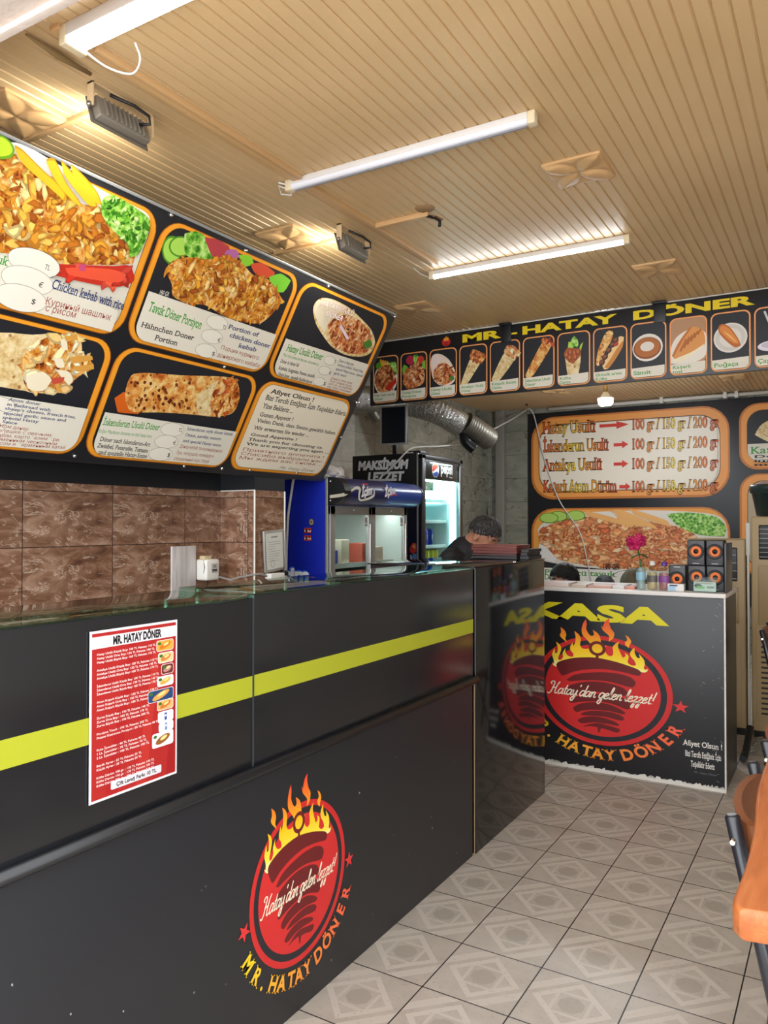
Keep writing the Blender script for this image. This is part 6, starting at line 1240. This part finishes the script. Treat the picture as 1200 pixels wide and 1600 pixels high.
def person(label, head, face, tilt, hip, seated, hair, shirt, vox=.009, hands=(None, None), cap=None, roll=0):
    """head: centre of the skull; face: heading angle of the face in plan; tilt: how far it looks down"""
    t = thing('person', label, 'person', (hip[0], hip[1], 0)); H = Vector(head)
    RM = Matrix.Rotation(face, 4, 'Z') @ Matrix.Rotation(tilt, 4, 'Y') @ Matrix.Rotation(roll, 4, 'X'); HM = Matrix.Translation(H) @ RM
    f2 = Vector((math.cos(face), math.sin(face), 0)); sd = Vector((-f2.y, f2.x, 0)); hipv = Vector(hip)
    nb = HM @ Vector((-.045, 0, -.085)); sh = nb+Vector((0, 0, -.075))-f2*.055
    shl = [sh+sd*.185+Vector((0, 0, -.035)), sh-sd*.185+Vector((0, 0, -.035))]; chest = sh.lerp(hipv, .35); waist = sh.lerp(hipv, .7)
    arms = []
    for k, s in enumerate((1, -1)):
        hd = Vector(hands[k]) if hands[k] else hipv+f2*.30+sd*s*.16+Vector((0, 0, .10))
        el = shl[k].lerp(hd, .5)+sd*s*.07+Vector((0, 0, -.12))
        arms.append((shl[k], el, hd))
    if seated: legs = [(hipv+sd*s*.10, hipv+f2*.42+sd*s*.13, Vector((hip[0], hip[1], 0))+f2*.40+sd*s*.13+Vector((0, 0, .07))) for s in (1, -1)]
    else: legs = [(hipv+sd*s*.10, hipv.lerp(Vector((hip[0], hip[1], 0)), .5)+sd*s*.11+f2*.03, Vector((hip[0], hip[1], .07))+sd*s*.11) for s in (1, -1)]
    def body(mb):
        mb.ball(HM @ Vector((-.012, 0, .022)), (.100, .077, .098), M=RM, n=24); mb.ball(HM @ Vector((.030, 0, -.055)), (.062, .058, .066), M=RM, n=20); mb.ball(HM @ Vector((.058, 0, -.100)), (.026, .028, .022), M=RM, n=14)
        mb.tube([HM @ Vector((.085, 0, .015)), HM @ Vector((.104, 0, -.018)), HM @ Vector((.112, 0, -.034)), HM @ Vector((.088, 0, -.044))], [.010, .013, .016, .012], 10)
        mb.ball(HM @ Vector((.082, 0, .026)), (.018, .050, .010), M=RM, n=14)
        for s in (1, -1):
            mb.ball(HM @ Vector((.060, s*.036, -.030)), (.028, .026, .024), M=RM, n=14); mb.ball(HM @ Vector((-.008, s*.080, -.010)), (.020, .009, .034), M=RM, n=14); mb.ball(HM @ Vector((.098, s*.013, -.036)), .011, n=10)
        mb.ball(HM @ Vector((.082, 0, -.066)), (.012, .024, .007), M=RM, n=12); mb.ball(HM @ Vector((.079, 0, -.077)), (.012, .021, .007), M=RM, n=12)
        limb(mb, [HM @ Vector((-.03, 0, -.03)), nb, sh], [.062, .060, .070])
        limb(mb, [sh, chest, waist, hipv], [.10, .125, .12, .13]); limb(mb, shl, [.055, .055])
        for a, e, h in arms:
            limb(mb, [a, a.lerp(e, .5), e, e.lerp(h, .45), h], [.052, .046, .040, .038, .027])
            d = (h-e).normalized(); up = Vector((0, 0, 1)); sx = d.cross(up).normalized(); dn = sx.cross(d).normalized()
            pc = h+d*.05; limb(mb, [h+d*.01, h+d*.045-sx*.012, h+d*.045+sx*.012, h+d*.085], [.024, .026, .026, .024])
            for q, ln in ((-.030, .062), (-.010, .074), (.011, .070), (.031, .055)):
                b = h+d*.085+sx*q; limb(mb, [b, b+d*ln*.45-dn*.004, b+d*ln*.8-dn*.016, b+d*ln*.98-dn*.028], [.0105, .010, .009, .008])
            b = h+d*.03-sx*.026; limb(mb, [b, b-sx*.026+d*.026, b-sx*.034+d*.056-dn*.006], [.012, .0105, .009])
        for a, k, f in legs: limb(mb, [a, a.lerp(k, .5), k, k.lerp(f, .45), f], [.088, .076, .056, .055, .036]); limb(mb, [f, f+f2*.12+Vector((0, 0, -.03))], [.04, .032])
    organic('body', body, M_SKIN, t, vox)
    def top(mb):
        limb(mb, [sh-Vector((0, 0, .01)), chest, waist, hipv], [.125, .150, .145, .150]); limb(mb, shl, [.070, .070])
        limb(mb, [nb+Vector((0, 0, -.035)), sh], [.070, .088])
        for a, e, h in arms: limb(mb, [a, a.lerp(e, .5), e, e.lerp(h, .55)], [.070, .062, .055, .048])
    organic('shirt', top, shirt, t, vox)
    def trs(mb):
        limb(mb, [hipv, hipv+Vector((0, 0, -.05))], [.152, .13])
        for a, k, f in legs: limb(mb, [a, a.lerp(k, .5), k, k.lerp(f, .45), f+Vector((0, 0, .02))], [.108, .094, .073, .068, .058])
    organic('trousers', trs, M_DARK, t, .012)
    # hair: a cap over the skull above the hairline
    rows = []; R = random.Random(int(head[0]*1000))
    for i in range(13):
        ph = math.radians(4+i*9.2); r = []
        for j in range(32):
            th = 2*math.pi*j/32; front = math.cos(th); lim = 58+ (1-front)*27 + (10 if abs(math.sin(th)) > .8 and front > -.3 else 0)
            p = min(ph, math.radians(lim)); k = 1.085+.02*R.uniform(-1, 1)+.04*max(0, front)*(1-abs(math.sin(th)))*(.6 if i > 4 else 1)
            if i == 12: k = 1.0
            r.append(HM @ Vector((-.012+.100*k*math.sin(p)*front, .079*k*math.sin(p)*math.sin(th), .024+.100*k*math.cos(p))))
        rows.append(r)
    mb = MB().grid(rows, closed=True); f = mb.bm.faces.new([mb.bm.verts.new(v) for v in rows[0]]); mb.build('hair', hair, t, solid=.006)
    st = MB()
    for q in range(420):
        th = R.uniform(0, 2*math.pi); front = math.cos(th); ph = math.radians((58+(1-front)*27+4)*math.sqrt(R.random()))
        nrm = Vector((math.sin(ph)*front, math.sin(ph)*math.sin(th), math.cos(ph))); base = Vector((-.012+.105*nrm.x, .083*nrm.y, .024+.105*nrm.z))
        tan = Vector((.5+.6*front, .5*math.sin(th), -.55)); tan = (tan-nrm*tan.dot(nrm)).normalized(); ln = R.uniform(.018, .034)
        pts = [base, base+tan*ln*.5+nrm*.005, base+tan*ln+nrm*R.uniform(-.001, .004)]
        st.tube([HM @ v for v in pts], [.0042, .0034, .0008], 4, mi=1 if R.random() < .30 and hair is M_HAIRG else 0)
    st.build('hair_strands', [hair, mat('grey_hair', '625e5a', .5)], t)
    mb = MB()
    for s in (1, -1): mb.tube([HM @ Vector((.094, s*.014, .034)), HM @ Vector((.092, s*.034, .040)), HM @ Vector((.080, s*.052, .034))], [.004, .0055, .003], 8)
    mb.build('eyebrows', hair, t)
    if cap:
        rows = []
        for i in range(9):
            ph = math.radians(3+i*11); r = []
            for j in range(36):
                th = 2*math.pi*j/36; k = 1.20+.035*math.sin(th*9)*math.sin(ph); r.append(HM @ Vector((-.012+.100*k*math.sin(ph)*math.cos(th), .080*k*math.sin(ph)*math.sin(th), .026+.100*k*math.cos(ph))))
            rows.append(r)
        mb = MB().grid(rows, closed=True); mb.bm.faces.new([mb.bm.verts.new(v) for v in rows[0]]); cpo = mb.build('cap', cap, t, solid=.004)
        pr = [[HM @ Vector((.09+.075*v*math.cos(a), .085*math.sin(a), .035-.012*v)) for a in [math.radians(q) for q in range(-80, 81, 16)]] for v in (0, .5, 1)]
        MB().grid(pr).build('peak', cap, cpo, solid=.004)
    return t
man = person('man with greying hair in a black shirt bending down behind the counter end', (-2.015, 4.62, 1.415), math.radians(-8), math.radians(38), (-2.42, 4.66, .92), False, M_HAIRG, M_SHIRT, .0065, hands=((-1.99, 4.80, 1.10), (-1.99, 4.48, 1.08)))
person('person with short black hair seated behind the left part of the cash desk', (-1.775, 5.50, 1.075), math.radians(-135), math.radians(8), (-1.80, 5.60, .46), True, M_HAIR, M_SHIRT, .011)
person('person with dark hair seated behind the middle of the cash desk, crown showing', (-1.80, 6.70, .915), math.radians(-70), math.radians(20), (-1.76, 6.95, .40), True, M_HAIR, mat('grey_shirt', '3a3c42', .7), .012)
person('person in a khaki cap seated behind the cash desk, left of the rose vase', (-1.395, 6.00, 1.010), math.radians(-90), math.radians(12), (-1.395, 6.10, .44), True, M_HAIR, mat('brown_shirt', '4a4238', .7), .012, cap=mat('khaki_cloth', '6e6450', .8, bump=(50, .6)))
